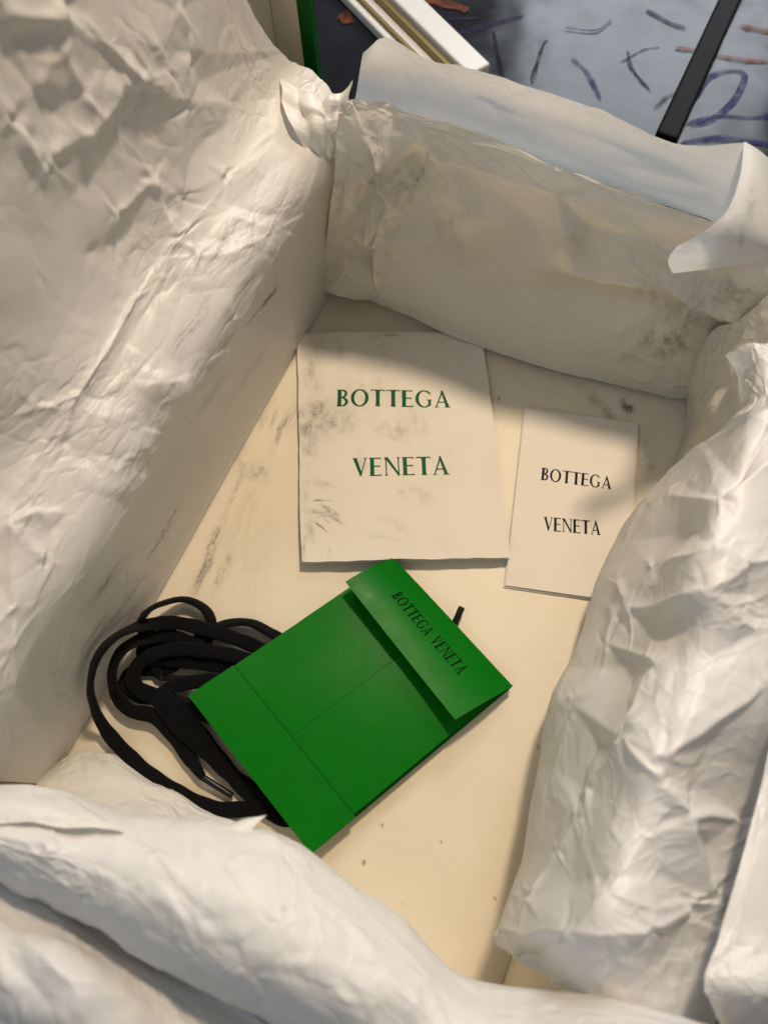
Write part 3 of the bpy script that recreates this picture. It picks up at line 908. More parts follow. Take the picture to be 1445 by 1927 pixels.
# right wall, under layer in the shade
rows = [[(1298, 754, 0.6), (1300, 700, 3.0), (1338, 624, 7.2), (1390, 602, 10.2), (1455, 556, 13.2)],
        [(1287, 830, 0.6), (1325, 775, 4.0), (1368, 715, 8.0), (1420, 676, 11.0), (1480, 640, 13.4)],
        [(1252, 930, 0.6), (1292, 880, 4.0), (1350, 820, 8.6), (1410, 780, 11.6), (1480, 750, 13.8)],
        [(1200, 1060, 0.6), (1240, 1020, 4.0), (1300, 980, 8.6), (1380, 950, 11.6), (1460, 930, 13.4)]]
G = sheet_grid(rows, 0.0011, [(0.045, 0.0026, 1.3, 0.3, 0.2), (0.016, 0.0008, 1.0, 0.3, 0.6)],
               [([(1300, 748), (1345, 770), (1372, 815)], 0.005, 16), ([(1345, 690), (1375, 700), (1400, 740)], 0.003, 16)],
               [('s0', 0.003, 0.03)], seed=51, up=-EX + np.array([0, 0, .4]), soft=2, stars=12, camp=0.0006)
tissue([G], M_TISSUE_WORN, 'shaded white lining paper low in the far right corner', [(1280, 620, 120, 40, 30, 0.3, 0.3)], 17)

# right wall, big crumpled sheet
rows = [[(1392, 690, 9), (1366, 672, 13.2), (1408, 655, 15.0), (1460, 640, 15.5), (1530, 615, 14)],
        [(1410, 745, 9), (1392, 712, 13.0), (1422, 695, 15.0), (1465, 680, 15.6), (1530, 660, 14.5)],
        [(1372, 830, 8), (1400, 784, 13.2), (1428, 765, 15.2), (1470, 745, 15.6), (1530, 730, 14.5)],
        [(1262, 940, 3), (1256, 898, 6.5), (1335, 872, 11.5), (1405, 850, 15.6), (1530, 830, 15)],
        [(1190, 1020, 2), (1184, 978, 4.5), (1275, 985, 10.5), (1355, 975, 15.8), (1520, 960, 15)],
        [(1145, 1110, 1.5), (1141, 1066, 3.8), (1235, 1085, 10), (1325, 1090, 16.2), (1500, 1110, 15)],
        [(1105, 1210, 0.8), (1108, 1167, 3.5), (1205, 1190, 10), (1305, 1200, 15.6), (1480, 1220, 15)],
        [(1062, 1330, 1.0), (1046, 1308, 4.2), (1155, 1335, 11), (1265, 1350, 16.2), (1450, 1365, 14)],
        [(1025, 1490, 1.0), (1002, 1490, 5.0), (1105, 1500, 12), (1225, 1510, 16.0), (1424, 1495, 12)],
        [(1000, 1630, 2.0), (978, 1630, 6.2), (1075, 1640, 12.6), (1185, 1650, 16.4), (1395, 1630, 11.5)],
        [(966, 1766, 4.5), (942, 1757, 7.6), (1055, 1752, 14), (1165, 1752, 16.2), (1355, 1755, 12.5)],
        [(958, 1776, 5.2), (950, 1777, 7.2), (1050, 1838, 12.2), (1150, 1900, 14.4), (1340, 1965, 12.5)]]
R_FOLDS = [([(1411, 785), (1330, 880), (1260, 960)], 0.005, 34), ([(1260, 880), (1340, 900), (1400, 925)], 0.006, 30), ([(1445, 790), (1380, 870), (1350, 920)], -0.006, 30),
           ([(1360, 1040), (1300, 1090), (1240, 1120), (1180, 1150)], 0.008, 40), ([(1350, 1040), (1400, 1065), (1445, 1055)], 0.007, 30),
           ([(1190, 1090), (1200, 1160), (1240, 1150)], 0.007, 36), ([(1140, 1250), (1230, 1265), (1240, 1300)], 0.005, 26),
           ([(1430, 1250), (1330, 1340), (1240, 1420), (1190, 1400)], 0.008, 40), ([(1200, 1400), (1130, 1510), (1070, 1600), (1000, 1690)], 0.007, 34),
           ([(1190, 1410), (1230, 1460), (1280, 1530)], 0.007, 26), ([(1230, 1460), (1270, 1490), (1300, 1480)], 0.005, 22),
           ([(1280, 1530), (1330, 1520), (1375, 1540)], 0.005, 24), ([(1100, 1490), (1125, 1500), (1150, 1460)], 0.006, 20),
           ([(1280, 1540), (1300, 1650), (1340, 1740), (1360, 1770)], 0.008, 40), ([(1190, 1740), (1240, 1720), (1310, 1690)], 0.006, 30),
           ([(945, 1760), (1050, 1755), (1130, 1745), (1190, 1735)], 0.008, 44), ([(950, 1775), (1050, 1850), (1150, 1910)], 0.007, 34),
           ([(1100, 1330), (1150, 1340)], 0.004, 18), ([(1200, 950), (1210, 1010), (1250, 1020)], 0.004, 22), ([(1290, 1210), (1400, 1180), (1445, 1190)], 0.005, 34)]


R_NODES = [(1411, 783, 4), (1330, 835, 3), (1255, 900, 2), (1262, 935, 6), (1365, 945, 5), (1450, 862, 6), (1455, 800, -5), (1390, 905, -6), (1350, 1040, 8), (1395, 1066, 4), (1452, 1050, 6), (1300, 1000, -5),
           (1240, 1075, 5), (1168, 1095, 4), (1202, 1165, 7), (1330, 1112, 7), (1275, 1175, -6), (1400, 1120, -6), (1235, 1010, -3), (1182, 1020, 2), (1148, 1218, 4), (1236, 1252, 5), (1192, 1245, -4), (1272, 1262, -4),
           (1421, 1286, 8), (1245, 1426, 4), (1335, 1240, -4), (1340, 1400, -5), (1190, 1400, 7), (1236, 1468, 5), (1276, 1530, 6), (1376, 1536, 4), (1115, 1492, 5), (1100, 1545, 4), (1060, 1610, 4), (1002, 1690, 3),
           (1130, 1400, -4), (1080, 1330, 3), (1090, 1480, -4), (1185, 1520, -4), (1332, 1690, 7), (1352, 1762, 3), (1205, 1736, 6), (1292, 1700, 3), (1130, 1650, -5), (1240, 1640, -6), (945, 1757, 3), (1080, 1757, 6),
           (1152, 1790, 3), (1060, 1850, 5), (1150, 1912, 3), (1010, 1800, -3), (1250, 1800, -3), (1180, 1860, -3), (1280, 1880, 2), (1110, 1260, -3), (1310, 1470, -3), (1400, 1440, 2), (1320, 1590, 1), (1420, 1190, 1), (1040, 1450, -2), (1020, 1600, -2)]
R_EDGES_P = [((1411, 783), (1330, 835)), ((1330, 835), (1255, 900)), ((1262, 935), (1365, 945)), ((1365, 945), (1450, 862)), ((1455, 800), (1390, 905)), ((1350, 1040), (1395, 1066)), ((1395, 1066), (1452, 1050)),
             ((1202, 1165), (1330, 1112)), ((1330, 1112), (1395, 1066)), ((1202, 1165), (1240, 1075)), ((1202, 1165), (1168, 1095)), ((1350, 1040), (1240, 1075)), ((1148, 1218), (1236, 1252)), ((1421, 1286), (1245, 1426)), ((1245, 1426), (1190, 1400)),
             ((1190, 1400), (1115, 1492)), ((1115, 1492), (1100, 1545)), ((1100, 1545), (1060, 1610)), ((1060, 1610), (1002, 1690)), ((1190, 1400), (1236, 1468)), ((1236, 1468), (1276, 1530)), ((1276, 1530), (1376, 1536)),
             ((1276, 1530), (1332, 1690)), ((1332, 1690), (1352, 1762)), ((1205, 1736), (1292, 1700)), ((945, 1757), (1080, 1757)), ((1080, 1757), (1205, 1736)), ((945, 1757), (1060, 1850)), ((1060, 1850), (1150, 1912)), ((1272, 1262), (1190, 1400))]


def right_mask(px, s, t):
    return 0.45 + 0.55 * np.clip((px[..., 0] - 1000) / 120, 0, 1)


G = sheet_grid(rows, 0.0008, [(0.024, 0.0008, 1.0, 0.4, 0.5), (0.009, 0.00022, 1.0, 0.2, 0.8)],
               [], [('s0', 0.003, 0.02)], seed=63, up=-EX * .6 + np.array([0, 0, 1.0]), mask=right_mask, soft=1, stars=55,
               nodes=R_NODES, edges=edge_ids(R_NODES, R_EDGES_P), nscale=0.55)
tissue([G], M_TISSUE, 'heavily crumpled glossy white paper bulging over the right wall')

# lower right sheet
rows = [[(1462, 1330, 15.0), (1500, 1330, 15.2), (1560, 1330, 15), (1640, 1330, 14.4)],
        [(1430, 1480, 15.2), (1470, 1470, 15.4), (1550, 1460, 15.2), (1650, 1460, 14.4)],
        [(1394, 1620, 15.4), (1440, 1620, 15.5), (1540, 1610, 15.3), (1650, 1600, 14.4)],
        [(1350, 1760, 15.6), (1400, 1770, 15.6), (1500, 1780, 15.4), (1650, 1770, 14.4)],
        [(1322, 1838, 15.8), (1390, 1846, 15.9), (1490, 1850, 15.7), (1650, 1850, 14.4)],
        [(1330, 1868, 15.3), (1405, 1878, 15.3), (1500, 1886, 15.0), (1650, 1890, 13.6)],
        [(1370, 1960, 13.6), (1440, 1970, 13.6), (1530, 1980, 13.4), (1650, 1990, 12)]]
G = sheet_grid(rows, 0.0011, [(0.06, 0.0040, 1.5, 0.8, 0.2), (0.022, 0.0010, 1.0, 0.2, 0.6)],
               [([(1325, 1840), (1400, 1850), (1445, 1880)], 0.003, 30)], [], seed=71, soft=1, stars=20)
tissue([G], M_TISSUE, 'smoother white paper fold at the lower right corner of the picture')

# near wall: puffed roll of paper
top = [(-70, 1482), (60, 1494), (180, 1508), (300, 1528), (400, 1540), (500, 1568), (600, 1628), (740, 1733), (850, 1838), (985, 1878), (1150, 1898), (1380, 1945)]
cre = [(-70, 1660), (60, 1708), (180, 1765), (300, 1830), (400, 1885), (500, 1932), (600, 1985), (740, 2050), (850, 2090), (985, 2110), (1150, 2120), (1380, 2140)]
zt = [12.6, 12.6, 12.6, 12.8, 13, 13, 12.8, 12.4, 12.2, 12.6, 14.2, 14.6]
r_ = []
for k, (fr, dz) in enumerate([(0.08, -4.5), (0.0, 0.0), (0.16, 2.2), (0.42, 3.4), (0.72, 3.0), (0.93, 1.2), (0.985, -0.8)]):
    r_.append([(a[0] * (1 - fr) + b[0] * fr, a[1] * (1 - fr) + b[1] * fr, z + dz) for a, b, z in zip(top, cre, zt)])
FR_FOLDS = [([(20, 1560), (60, 1640), (40, 1680)], -0.004, 34), ([(60, 1530), (90, 1600), (70, 1660)], 0.004, 24), ([(320, 1590), (350, 1570), (420, 1580)], 0.003, 22),
            ([(430, 1560), (520, 1600), (620, 1660)], 0.0025, 26), ([(300, 1650), (330, 1710), (320, 1760)], 0.0025, 40), ([(200, 1620), (240, 1690)], -0.0025, 40),
            ([(560, 1760), (640, 1850), (720, 1927)], 0.003, 60), ([(650, 1660), (760, 1780), (900, 1890)], 0.002, 40)]
G = sheet_grid(r_, 0.0011, [(0.08, 0.0036, 1.6, 0.4, 0.2), (0.03, 0.0012, 1.2, 0.4, 0.6), (0.012, 0.0004, 1.0, 0.4, 0.8)], FR_FOLDS, [('s0', 0.003, 0.02)], seed=81, soft=2, stars=90, camp=0.0008)
tissue([G], M_TISSUE_SOFT, 'puffed roll of soft white paper along the near wall', [(535, 1710, 0, 5, 5, 0.35, 0.0)], 18)

# torn bits at the top of the roll
rows = [[(404, 1552, 13.4), (430, 1548, 13.8), (462, 1541, 14.0), (493, 1535, 14.1)], [(402, 1566, 14.2), (430, 1561, 14.3), (460, 1552, 14.3), (484, 1548, 14.2)], [(396, 1590, 14.9), (425, 1586, 14.8), (452, 1578, 14.6), (470, 1570, 14.4)]]
Ga = sheet_grid(rows, 0.0009, [(0.01, 0.0012, 1, 0, 0)], [], [('t1', 0.003, 0.006), ('s1', 0.002, 0.005)], seed=83, soft=1)
tissue([Ga], M_TISSUE_SOFT, 'tiny torn white paper shred curling up beside the green envelope')
rows = [[(-30, 1478, 13.0), (40, 1480, 13.6), (100, 1484, 13.6), (150, 1500, 13.6), (200, 1528, 13.8)], [(-30, 1510, 15.0), (40, 1512, 15.2), (100, 1518, 15.2), (160, 1530, 15.0), (210, 1546, 15.0)],
        [(-30, 1550, 15.6), (40, 1548, 15.7), (100, 1550, 15.6), (160, 1552, 15.5), (220, 1562, 15.4)]]
Ga = sheet_grid(rows, 0.0012, [(0.02, 0.0016, 1, 0, 0.3), (0.008, 0.0007, 1, 0.4, 0.4)], [], [('s0', 0.004, 0.012), ('s1', 0.005, 0.014), ('t1', 0.004, 0.01)], seed=85, soft=1)
tissue([Ga], M_TISSUE_SOFT, 'ragged torn white paper edge lying on the left of the roll')

# outer fold below the roll
rows = [[(-70, 1590, 12.4), (60, 1640, 12.4), (180, 1700, 12.4), (300, 1770, 12.4), (420, 1840, 12.4), (580, 1930, 12)],
        [(-70, 1662, 13.8), (60, 1712, 13.7), (180, 1772, 13.6), (300, 1840, 13.5), (420, 1905, 13.2), (580, 1985, 12.6)],
        [(-70, 1740, 14.6), (60, 1795, 14.4), (180, 1858, 14.2), (300, 1925, 14), (420, 1985, 13.6), (580, 2060, 13)],
        [(-70, 1850, 14.4), (60, 1900, 14.2), (180, 1960, 14), (300, 2020, 13.6), (420, 2070, 13), (580, 2140, 12)],
        [(-70, 2000, 12), (60, 2040, 12), (180, 2100, 12), (300, 2150, 12), (420, 2200, 11.5), (580, 2260, 11)]]
G = sheet_grid(rows, 0.0011, [(0.06, 0.0040, 1.5, 0.5, 0.2), (0.025, 0.0010, 1.0, 0.4, 0.6)],
               [([(0, 1735), (60, 1780), (140, 1850), (180, 1927)], 0.006, 34), ([(60, 1800), (150, 1840), (300, 1900)], 0.006, 40)], [], seed=91, soft=2, stars=25)
tissue([G], M_TISSUE_SOFT, 'white paper fold at the lower left, below the puffed roll')

# near left corner, liner under the laces
rows = [[(40, 1478, 1.4), (95, 1440, 0.9), (160, 1412, 0.7), (235, 1440, 0.35), (330, 1500, 0.3), (430, 1536, 0.3), (545, 1582, 0.25)],
        [(40, 1490, 2.0), (95, 1462, 1.7), (160, 1445, 1.5), (245, 1468, 1.2), (335, 1516, 0.9), (430, 1550, 0.8), (555, 1600, 0.7)],
        [(40, 1530, 3.4), (95, 1510, 3.0), (160, 1500, 2.8), (250, 1515, 2.4), (340, 1550, 2.0), (440, 1580, 1.8), (570, 1640, 1.4)],
        [(40, 1600, 6), (95, 1590, 6), (160, 1590, 6), (260, 1600, 5.5), (350, 1620, 5), (460, 1650, 4.5), (600, 1720, 4)]]
G = sheet_grid(rows, 0.0014, [(0.035, 0.0028, 1.4, 0.3, 0.2), (0.014, 0.0010, 1.0, 0.2, 0.5)],
               [([(150, 1440), (230, 1425), (280, 1450)], 0.003, 16), ([(260, 1510), (300, 1500), (380, 1530)], 0.004, 18)], [('s0', 0.002, 0.02)], seed=95, soft=2)
tissue([G], M_TISSUE_WORN, 'creased warm-lit paper in the near left corner under the laces', [(190, 1430, 20, 40, 14, 0.3, 0.3), (250, 1380, 60, 20, 10, 0.3, 0.4)], 19)


# ------------------------------------------------------------------ lettering (flared capitals)
def pol(*pts):
    return list(pts)


def stem(x, w, y0=0.0, y1=1.0, s=0.045, sl=True, sr=True):
    a = s
    return [(x - (a if sl else 0), y0), (x + w + (a if sr else 0), y0), (x + w + (a * .6 if sr else 0), y0 + 0.03), (x + w, y0 + 0.09), (x + w, y1 - 0.09), (x + w + (a * .6 if sr else 0), y1 - 0.03),
            (x + w + (a if sr else 0), y1), (x - (a if sl else 0), y1), (x - (a * .6 if sl else 0), y1 - 0.03), (x, y1 - 0.09), (x, y0 + 0.09), (x - (a * .6 if sl else 0), y0 + 0.03)]


def ring(cx, cy, rx, ry, tx, ty, a0=0, a1=360, n=40):
    quads = []
    for i in range(n):
        p, q = (math.radians(a0 + (a1 - a0) * k / n) for k in (i, i + 1))
        o1 = (cx + rx * math.cos(p), cy + ry * math.sin(p)); o2 = (cx + rx * math.cos(q), cy + ry * math.sin(q))
        i1 = (cx + (rx - tx) * math.cos(p), cy + (ry - ty) * math.sin(p)); i2 = (cx + (rx - tx) * math.cos(q), cy + (ry - ty) * math.sin(q))
        quads.append([o1, o2, i2, i1])
    return quads


def bar_e(x0, x1, y, t=0.055, up=0.0, dn=0.0):
    p = [(x0, y), (x1, y)]
    pts = [(x0, y), (x1 - 0.06, y), (x1 - 0.015, y - dn), (x1 + 0.005, y - dn), (x1, y + t / 2), (x1 + 0.005, y + t + up), (x1 - 0.015, y + t + up), (x1 - 0.06, y + t), (x0, y + t)]
    return pts


TH, TN = 0.205, 0.084


def glyph(ch):
    if ch == 'B':
        q = [stem(0.05, TH, sr=False)]
        for r in (ring(0.30, 0.755, 0.26, 0.245, 0.135, TN, -90, 90, 20), ring(0.30, 0.27, 0.31, 0.27, 0.155, TN, -90, 90, 22)):
            q += r
        q += [[(0.05 + TH, 0.94), (0.30, 0.94), (0.30, 1.0), (0.05 + TH, 1.0)], [(0.05 + TH, 0.505), (0.30, 0.505), (0.30, 0.56), (0.05 + TH, 0.56)], [(0.05 + TH, 0), (0.30, 0), (0.30, 0.06), (0.05 + TH, 0.06)]]
        return q, 0.66
    if ch == 'O':
        return ring(0.49, 0.5, 0.47, 0.52, 0.18, 0.062), 0.98
    if ch == 'T':
        return [stem(0.29, TH, 0, 0.945), [(0.03, 0.945), (0.715, 0.945), (0.745, 1.0), (0.0, 1.0)], [(0.0, 0.9), (0.02, 0.9), (0.06, 0.945), (0.03, 0.945), (0.0, 1.0)][:4], [(0.725, 0.9), (0.745, 0.9), (0.745, 0.97), (0.69, 0.945)]], 0.74
    if ch == 'E':
        x = 0.05 + TH
        return [stem(0.05, TH, sr=False), bar_e(x, 0.60, 0.945, 0.055, 0, 0.055), bar_e(x, 0.54, 0.50, 0.055, 0.035, 0.035), bar_e(x, 0.63, 0.0, 0.055, 0.055, 0)], 0.66
    if ch == 'G':
        q = ring(0.49, 0.5, 0.47, 0.52, 0.18, 0.062, 48, 318, 36)
        q += [[(0.70, 0.06), (0.84, 0.12), (0.84, 0.42), (0.70, 0.42)], [(0.62, 0.42), (0.90, 0.42), (0.90, 0.455), (0.62, 0.455)], [(0.74, 0.84), (0.815, 0.87), (0.83, 0.74), (0.80, 0.74)]]
        return q, 0.93
    if ch == 'A':
        return [[(0.085, 0.03), (0.15, 0.03), (0.46, 0.86), (0.40, 0.95)], [(0.62, 0.03), (0.80, 0.03), (0.47, 1.02), (0.39, 1.02), (0.375, 0.97)], [(0.225, 0.28), (0.56, 0.28), (0.54, 0.335), (0.245, 0.335)],
                [(0.0, 0.0), (0.25, 0.0), (0.22, 0.03), (0.03, 0.03)], [(0.53, 0.0), (0.885, 0.0), (0.85, 0.03), (0.57, 0.03)]], 0.88
    if ch == 'V':
        return [[(0.06, 0.97), (0.245, 0.97), (0.50, 0.17), (0.44, -0.02), (0.405, -0.02)], [(0.665, 0.97), (0.725, 0.97), (0.47, 0.02), (0.44, 0.1)], [(0.0, 1.0), (0.32, 1.0), (0.29, 0.97), (0.03, 0.97)], [(0.57, 1.0), (0.80, 1.0), (0.775, 0.97), (0.60, 0.97)]], 0.80
    if ch == 'N':
        return [stem(0.11, 0.06, 0, 0.93, 0.06), [(0.03, 1.0), (0.235, 1.0), (0.80, 0.10), (0.80, -0.02), (0.755, -0.02), (0.11, 0.93)], stem(0.745, 0.06, 0.04, 1.0, 0.06)], 0.88
    return [], 0.4


def text_polys(txt, gap=0.10):
    x = 0; out = []
    for ch in txt:
        q, w = glyph(ch)
        for poly in q:
            out.append([(px + x, py) for px, py in poly])
        x += w + gap
    return out, x - gap


def lettering(txt, place, mat, parent, width, gap=0.10, tall=None, lift=0.00022):
    """place(x, y) maps metres along the line / up from the baseline to a point and normal on the paper"""
    polys, w = text_polys(txt, gap)
    sx = width / w
    sy = tall if tall else sx
    V = []; Fc = []
    for k, poly in enumerate(polys):
        area = sum(poly[i][0] * poly[(i + 1) % len(poly)][1] - poly[(i + 1) % len(poly)][0] * poly[i][1] for i in range(len(poly)))
        if area < 0:
            poly = poly[::-1]
        b = len(V); n = len(poly)
        for (x, y) in poly:
            p, nn = place(x * sx, y * sy)
            V.append(p + nn * (lift + (k % 7) * 0.000006))
        for (x, y) in poly:
            p, nn = place(x * sx, y * sy)
            V.append(p - nn * 0.00004)
        Fc.append(tuple(range(b, b + n)))
        for i in range(n):
            j = (i + 1) % n
            Fc.append((b + i, b + n + i, b + n + j, b + j))
    return new_obj('lettering', V, Fc, mat, parent)


def place_px(a, b, tall_px, surf):
    """baseline from pixel a to pixel b on a surface given by surf(x, y) -> z"""
    za = zb = 0.006
    for _ in range(4):
        pa = P(*a, za); pb = P(*b, zb); za = surf(*pa[:2]); zb = surf(*pb[:2])
    d = (pb - pa)[:2]; w = float(np.linalg.norm(d)); d /= w
    up = np.array([-d[1], d[0]])

    def place(x, y):
        q = pa[:2] + d * x + up * y
        e = 0.0008
        z = surf(*q)
        gx = (surf(q[0] + e, q[1]) - z) / e; gy = (surf(q[0], q[1] + e) - z) / e
        n = np.array([-gx, -gy, 1.0]); n /= np.linalg.norm(n)
        return np.array([q[0], q[1], z]), n
    return place, w


# ------------------------------------------------------------------ white envelope
def bilin_setup(c00, c10, c11, c01):
    """inverse of the bilinear map over a quad"""
    c = [np.asarray(q, float)[:2] for q in (c00, c10, c11, c01)]

    def inv(x, y):
        a = b = 0.5
        for _ in range(6):
            p = (1 - a) * (1 - b) * c[0] + a * (1 - b) * c[1] + a * b * c[2] + (1 - a) * b * c[3]
            da = (1 - b) * (c[1] - c[0]) + b * (c[2] - c[3])
            db = (1 - a) * (c[3] - c[0]) + a * (c[2] - c[1])
            st = np.linalg.solve(np.stack([da, db], 1), np.array([x, y]) - p)
            a += st[0]; b += st[1]
        return a, b
    return inv


def paper_leaf(name, corners, zf, thick, mat, parent, n=60, m=80, edge_amp=0.0, seed=1, marks=None, soft_edge=True):
    """sheet with four plan corners (TL, TR, BR, BL), height zf(a, b) at its upper face, closed underside"""
    a = np.linspace(0, 1, n); b = np.linspace(0, 1, m)
    Aa, Bb = np.meshgrid(a, b, indexing='ij')
    c = [np.asarray(q, float)[:2] for q in corners]
    XY = (1 - Aa)[..., None] * (1 - Bb)[..., None] * c[0] + Aa[..., None] * (1 - Bb)[..., None] * c[1] + Aa[..., None] * Bb[..., None] * c[2] + (1 - Aa)[..., None] * Bb[..., None] * c[3]
    if edge_amp:
        cen = np.mean(c, 0)
        ed = np.minimum(np.minimum(Aa, 1 - Aa), np.minimum(Bb, 1 - Bb))
        w = np.exp(-ed / 0.02)
        j = edge_amp * fbm(Aa * 9 + seed, Bb * 9, seed, 4)
        XY = XY + (XY - cen) / np.linalg.norm(XY - cen + 1e-9, axis=2, keepdims=True) * (j * w)[..., None]
    Z = zf(Aa, Bb)
    top = np.concatenate([XY, Z[..., None]], 2); bot = np.concatenate([XY, (Z - thick)[..., None]], 2)
    V = np.concatenate([top.reshape(-1, 3), bot.reshape(-1, 3)])
    idx = np.arange(n * m).reshape(n, m)
    q = np.stack([idx[:-1, :-1], idx[:-1, 1:], idx[1:, 1:], idx[1:, :-1]], -1).reshape(-1, 4)
    Fc = [tuple(f) for f in q] + [tuple(f[::-1] + n * m) for f in q]
    loop = list(idx[0, :]) + list(idx[1:, -1]) + list(idx[-1, -2::-1]) + list(idx[-2:0:-1, 0])
    for i in range(len(loop)):
        p_, q_ = loop[i], loop[(i + 1) % len(loop)]
        Fc.append((q_, p_, p_ + n * m, q_ + n * m))
    o = new_obj(name, V, Fc, [mat, M_GREEN_EDGE] if mat is M_GREEN else mat, parent, True)
    me = o.data
    if mat is M_GREEN:
        for k in range(2 * len(q), len(Fc)):
            me.polygons[k].material_index = 1
    try:
        me.set_sharp_from_angle(angle=math.radians(40))
    except Exception:
        pass
    if marks:
        set_attr(o, 'dirt', np.clip(smudge_field(Q(V), marks, seed + 3) * 1.15, 0, 1))
    return o


WE = [P(559, 625, 0.005), P(907, 624, 0.006), P(960, 1048, 0.009), P(567, 1058, 0.009)]


def we_z(a, b):
    return 0.0042 + 0.0050 * b ** 1.5 + 0.0016 * np.sin(PI * a) * np.sin(PI * np.clip(b, 0, 1)) + 0.0008 * vnoise(np.asarray(a) * 3.1 + 2, np.asarray(b) * 3.3, 9) * 1.0 - 0.0010 * np.exp(-((1 - a) ** 2 + (1 - b) ** 2) / 0.01)


we_inv = bilin_setup(WE[0], WE[1], WE[2], WE[3])
env = empty('white_envelope', np.mean(WE, 0) * [1, 1, 0])
tag(env, 'large smudged white envelope with green lettering, near the far wall', 'envelope')
WE_MARKS = [(600, 650, 100, 40, 12, 0.45, 0.8), (585, 700, 90, 50, 20, 0.5, 0.5), (640, 660, 80, 30, 10, 0.3, 0.7), (710, 640, 60, 26, 18, 0.5, 0.2), (725, 690, 100, 50, 20, 0.35, 0.3), (735, 630, 0, 20, 5, 0.9, 0.3),
            (590, 790, 120, 70, 40, 0.7, 0.3), (625, 800, 20, 40, 24, 0.7, 0.3), (580, 850, 90, 50, 18, 0.5, 0.4), (650, 790, 50, 30, 20, 0.5, 0.2), (680, 870, 80, 30, 10, 0.5, 0.5),
            (740, 810, 20, 50, 24, 0.45, 0.2), (790, 800, 60, 30, 18, 0.35, 0.2), (610, 910, 10, 40, 10, 0.45, 0.7), (780, 930, 20, 50, 16, 0.4, 0.3), (740, 985, 20, 50, 12, 0.35, 0.5), (720, 1010, 10, 50, 10, 0.3, 0.6),
            (607, 942, 2, 24, 2.2, 2.0, 0.5), (600, 965, 5, 30, 8, 1.0, 0.8), (622, 962, 35, 26, 5, 1.6, 0.8), (633, 978, 28, 22, 4, 1.6, 0.9), (600, 988, 35, 14, 1.6, 2.2, 0.3), (608, 996, 30, 16, 1.4, 2.0, 0.3), (612, 975, 50, 14, 1.6, 1.8, 0.3),
            (585, 1000, 90, 30, 12, 0.5, 0.4), (575, 935, 90, 40, 8, 0.5, 0.4), (620, 1040, 90, 14, 5, 0.5, 0.6), (840, 1020, 5, 40, 14, 0.15, 0.3), (680, 740, 30, 60, 40, 0.25, 0.3), (570, 1030, 90, 30, 6, 0.5, 0.4),
            (830, 870, 90, 60, 30, 0.1, 0.3), (870, 680, 90, 50, 30, 0.06, 0.3), (760, 760, 20, 70, 50, 0.16, 0.2)]
paper_leaf('front_leaf', WE, we_z, 0.0004, M_ENV, env, 190, 240, 0.0009, 5, WE_MARKS)
WE2 = [w + np.array([0.0006, 0.0006, 0]) for w in WE]
paper_leaf('back_leaf', WE2, lambda a, b: we_z(a, b) * 0 + 0.0022 + 0.0012 * b, 0.0004, M_ENV, env, 30, 40, 0.0006, 6)


def we_surf(x, y):
    a, b = we_inv(x, y)
    return float(we_z(np.clip(a, 0, 1), np.clip(b, 0, 1)))


pl, w = place_px((633, 765), (848, 767), 0, we_surf)
lettering('BOTTEGA', pl, M_INK_GREEN, env, w, 0.075, tall=0.0123)
pl, w = place_px((663, 897), (846, 893), 0, we_surf)
lettering('VENETA', pl, M_INK_GREEN, env, w, 0.075, tall=0.0123)

# ------------------------------------------------------------------ small white card
CD = [P(987, 768, 0.002), P(1200, 798, 0.003), P(1179, 1134, 0.003), P(950, 1101, 0.0025)]


def cd_z(a, b):
    return 0.0024 + 0.0012 * a + 0.0004 * np.sin(PI * b)


cd_inv = bilin_setup(*CD)
card = empty('folded_card', np.mean(CD, 0) * [1, 1, 0])
tag(card, 'small clean white folded card with black lettering, right of the large envelope', 'card')
paper_leaf('front_leaf', CD, cd_z, 0.0004, M_CARD, card, 80, 130, 0.0, 5, [(1010, 960, 90, 90, 20, 0.05, 0.2), (958, 1080, 60, 30, 2, 0.2, 0.5), (1100, 1050, 0, 60, 30, 0.05, 0.3)])
CD2 = [c + np.array([-0.0007, -0.0008, 0]) for c in CD]
paper_leaf('back_leaf', CD2, lambda a, b: 0.0011 + 0.0001 * a, 0.0004, M_CARD, card, 20, 30, 0.0, 6)


def cd_surf(x, y):
    a, b = cd_inv(x, y)
    return float(cd_z(np.clip(a, 0, 1), np.clip(b, 0, 1)))


pl, w = place_px((1017, 903), (1150, 921), 0, cd_surf)
lettering('BOTTEGA', pl, M_INK_BLACK, card, w, 0.06, tall=0.0083)
pl, w = place_px((1022, 998), (1130, 1007), 0, cd_surf)
lettering('VENETA', pl, M_INK_BLACK, card, w, 0.06, tall=0.0086)

# ------------------------------------------------------------------ green envelope on the laces
GZ = [0.0155, 0.0120, 0.0085, 0.0085]
GE = [P(356, 1310, GZ[0]), P(586, 1607, GZ[1]), P(965, 1291, GZ[2]), P(740, 1050, GZ[3])]   # left, bottom, right, top


def ge_z(a, b):
    # a: from the top/left edge (left->bottom), b: left->top
    z = GZ[0] * (1 - a) * (1 - b) + GZ[1] * a * (1 - b) + GZ[2] * a * b + GZ[3] * (1 - a) * b
    return z + 0.0018 * np.sin(PI * a) * np.sin(PI * np.clip(b, 0, 1)) + 0.0007 * vnoise(np.asarray(a) * 2.3 + 3, np.asarray(b) * 2.6 + 1, 12)


genv = empty('green_envelope', np.mean(GE, 0) * [1, 1, 0] + [0, 0, 0.004])
tag(genv, 'small glossy green envelope with raised flap, lying on the black laces', 'envelope')


def ge_quad(a0, a1, b0, b1):
    c = [np.asarray(q)[:2] for q in GE]
    f = lambda a, b: (1 - a) * (1 - b) * c[0] + a * (1 - b) * c[1] + a * b * c[2] + (1 - a) * b * c[3]
    return [f(a0, b0), f(a1, b0), f(a1, b1), f(a0, b1)]


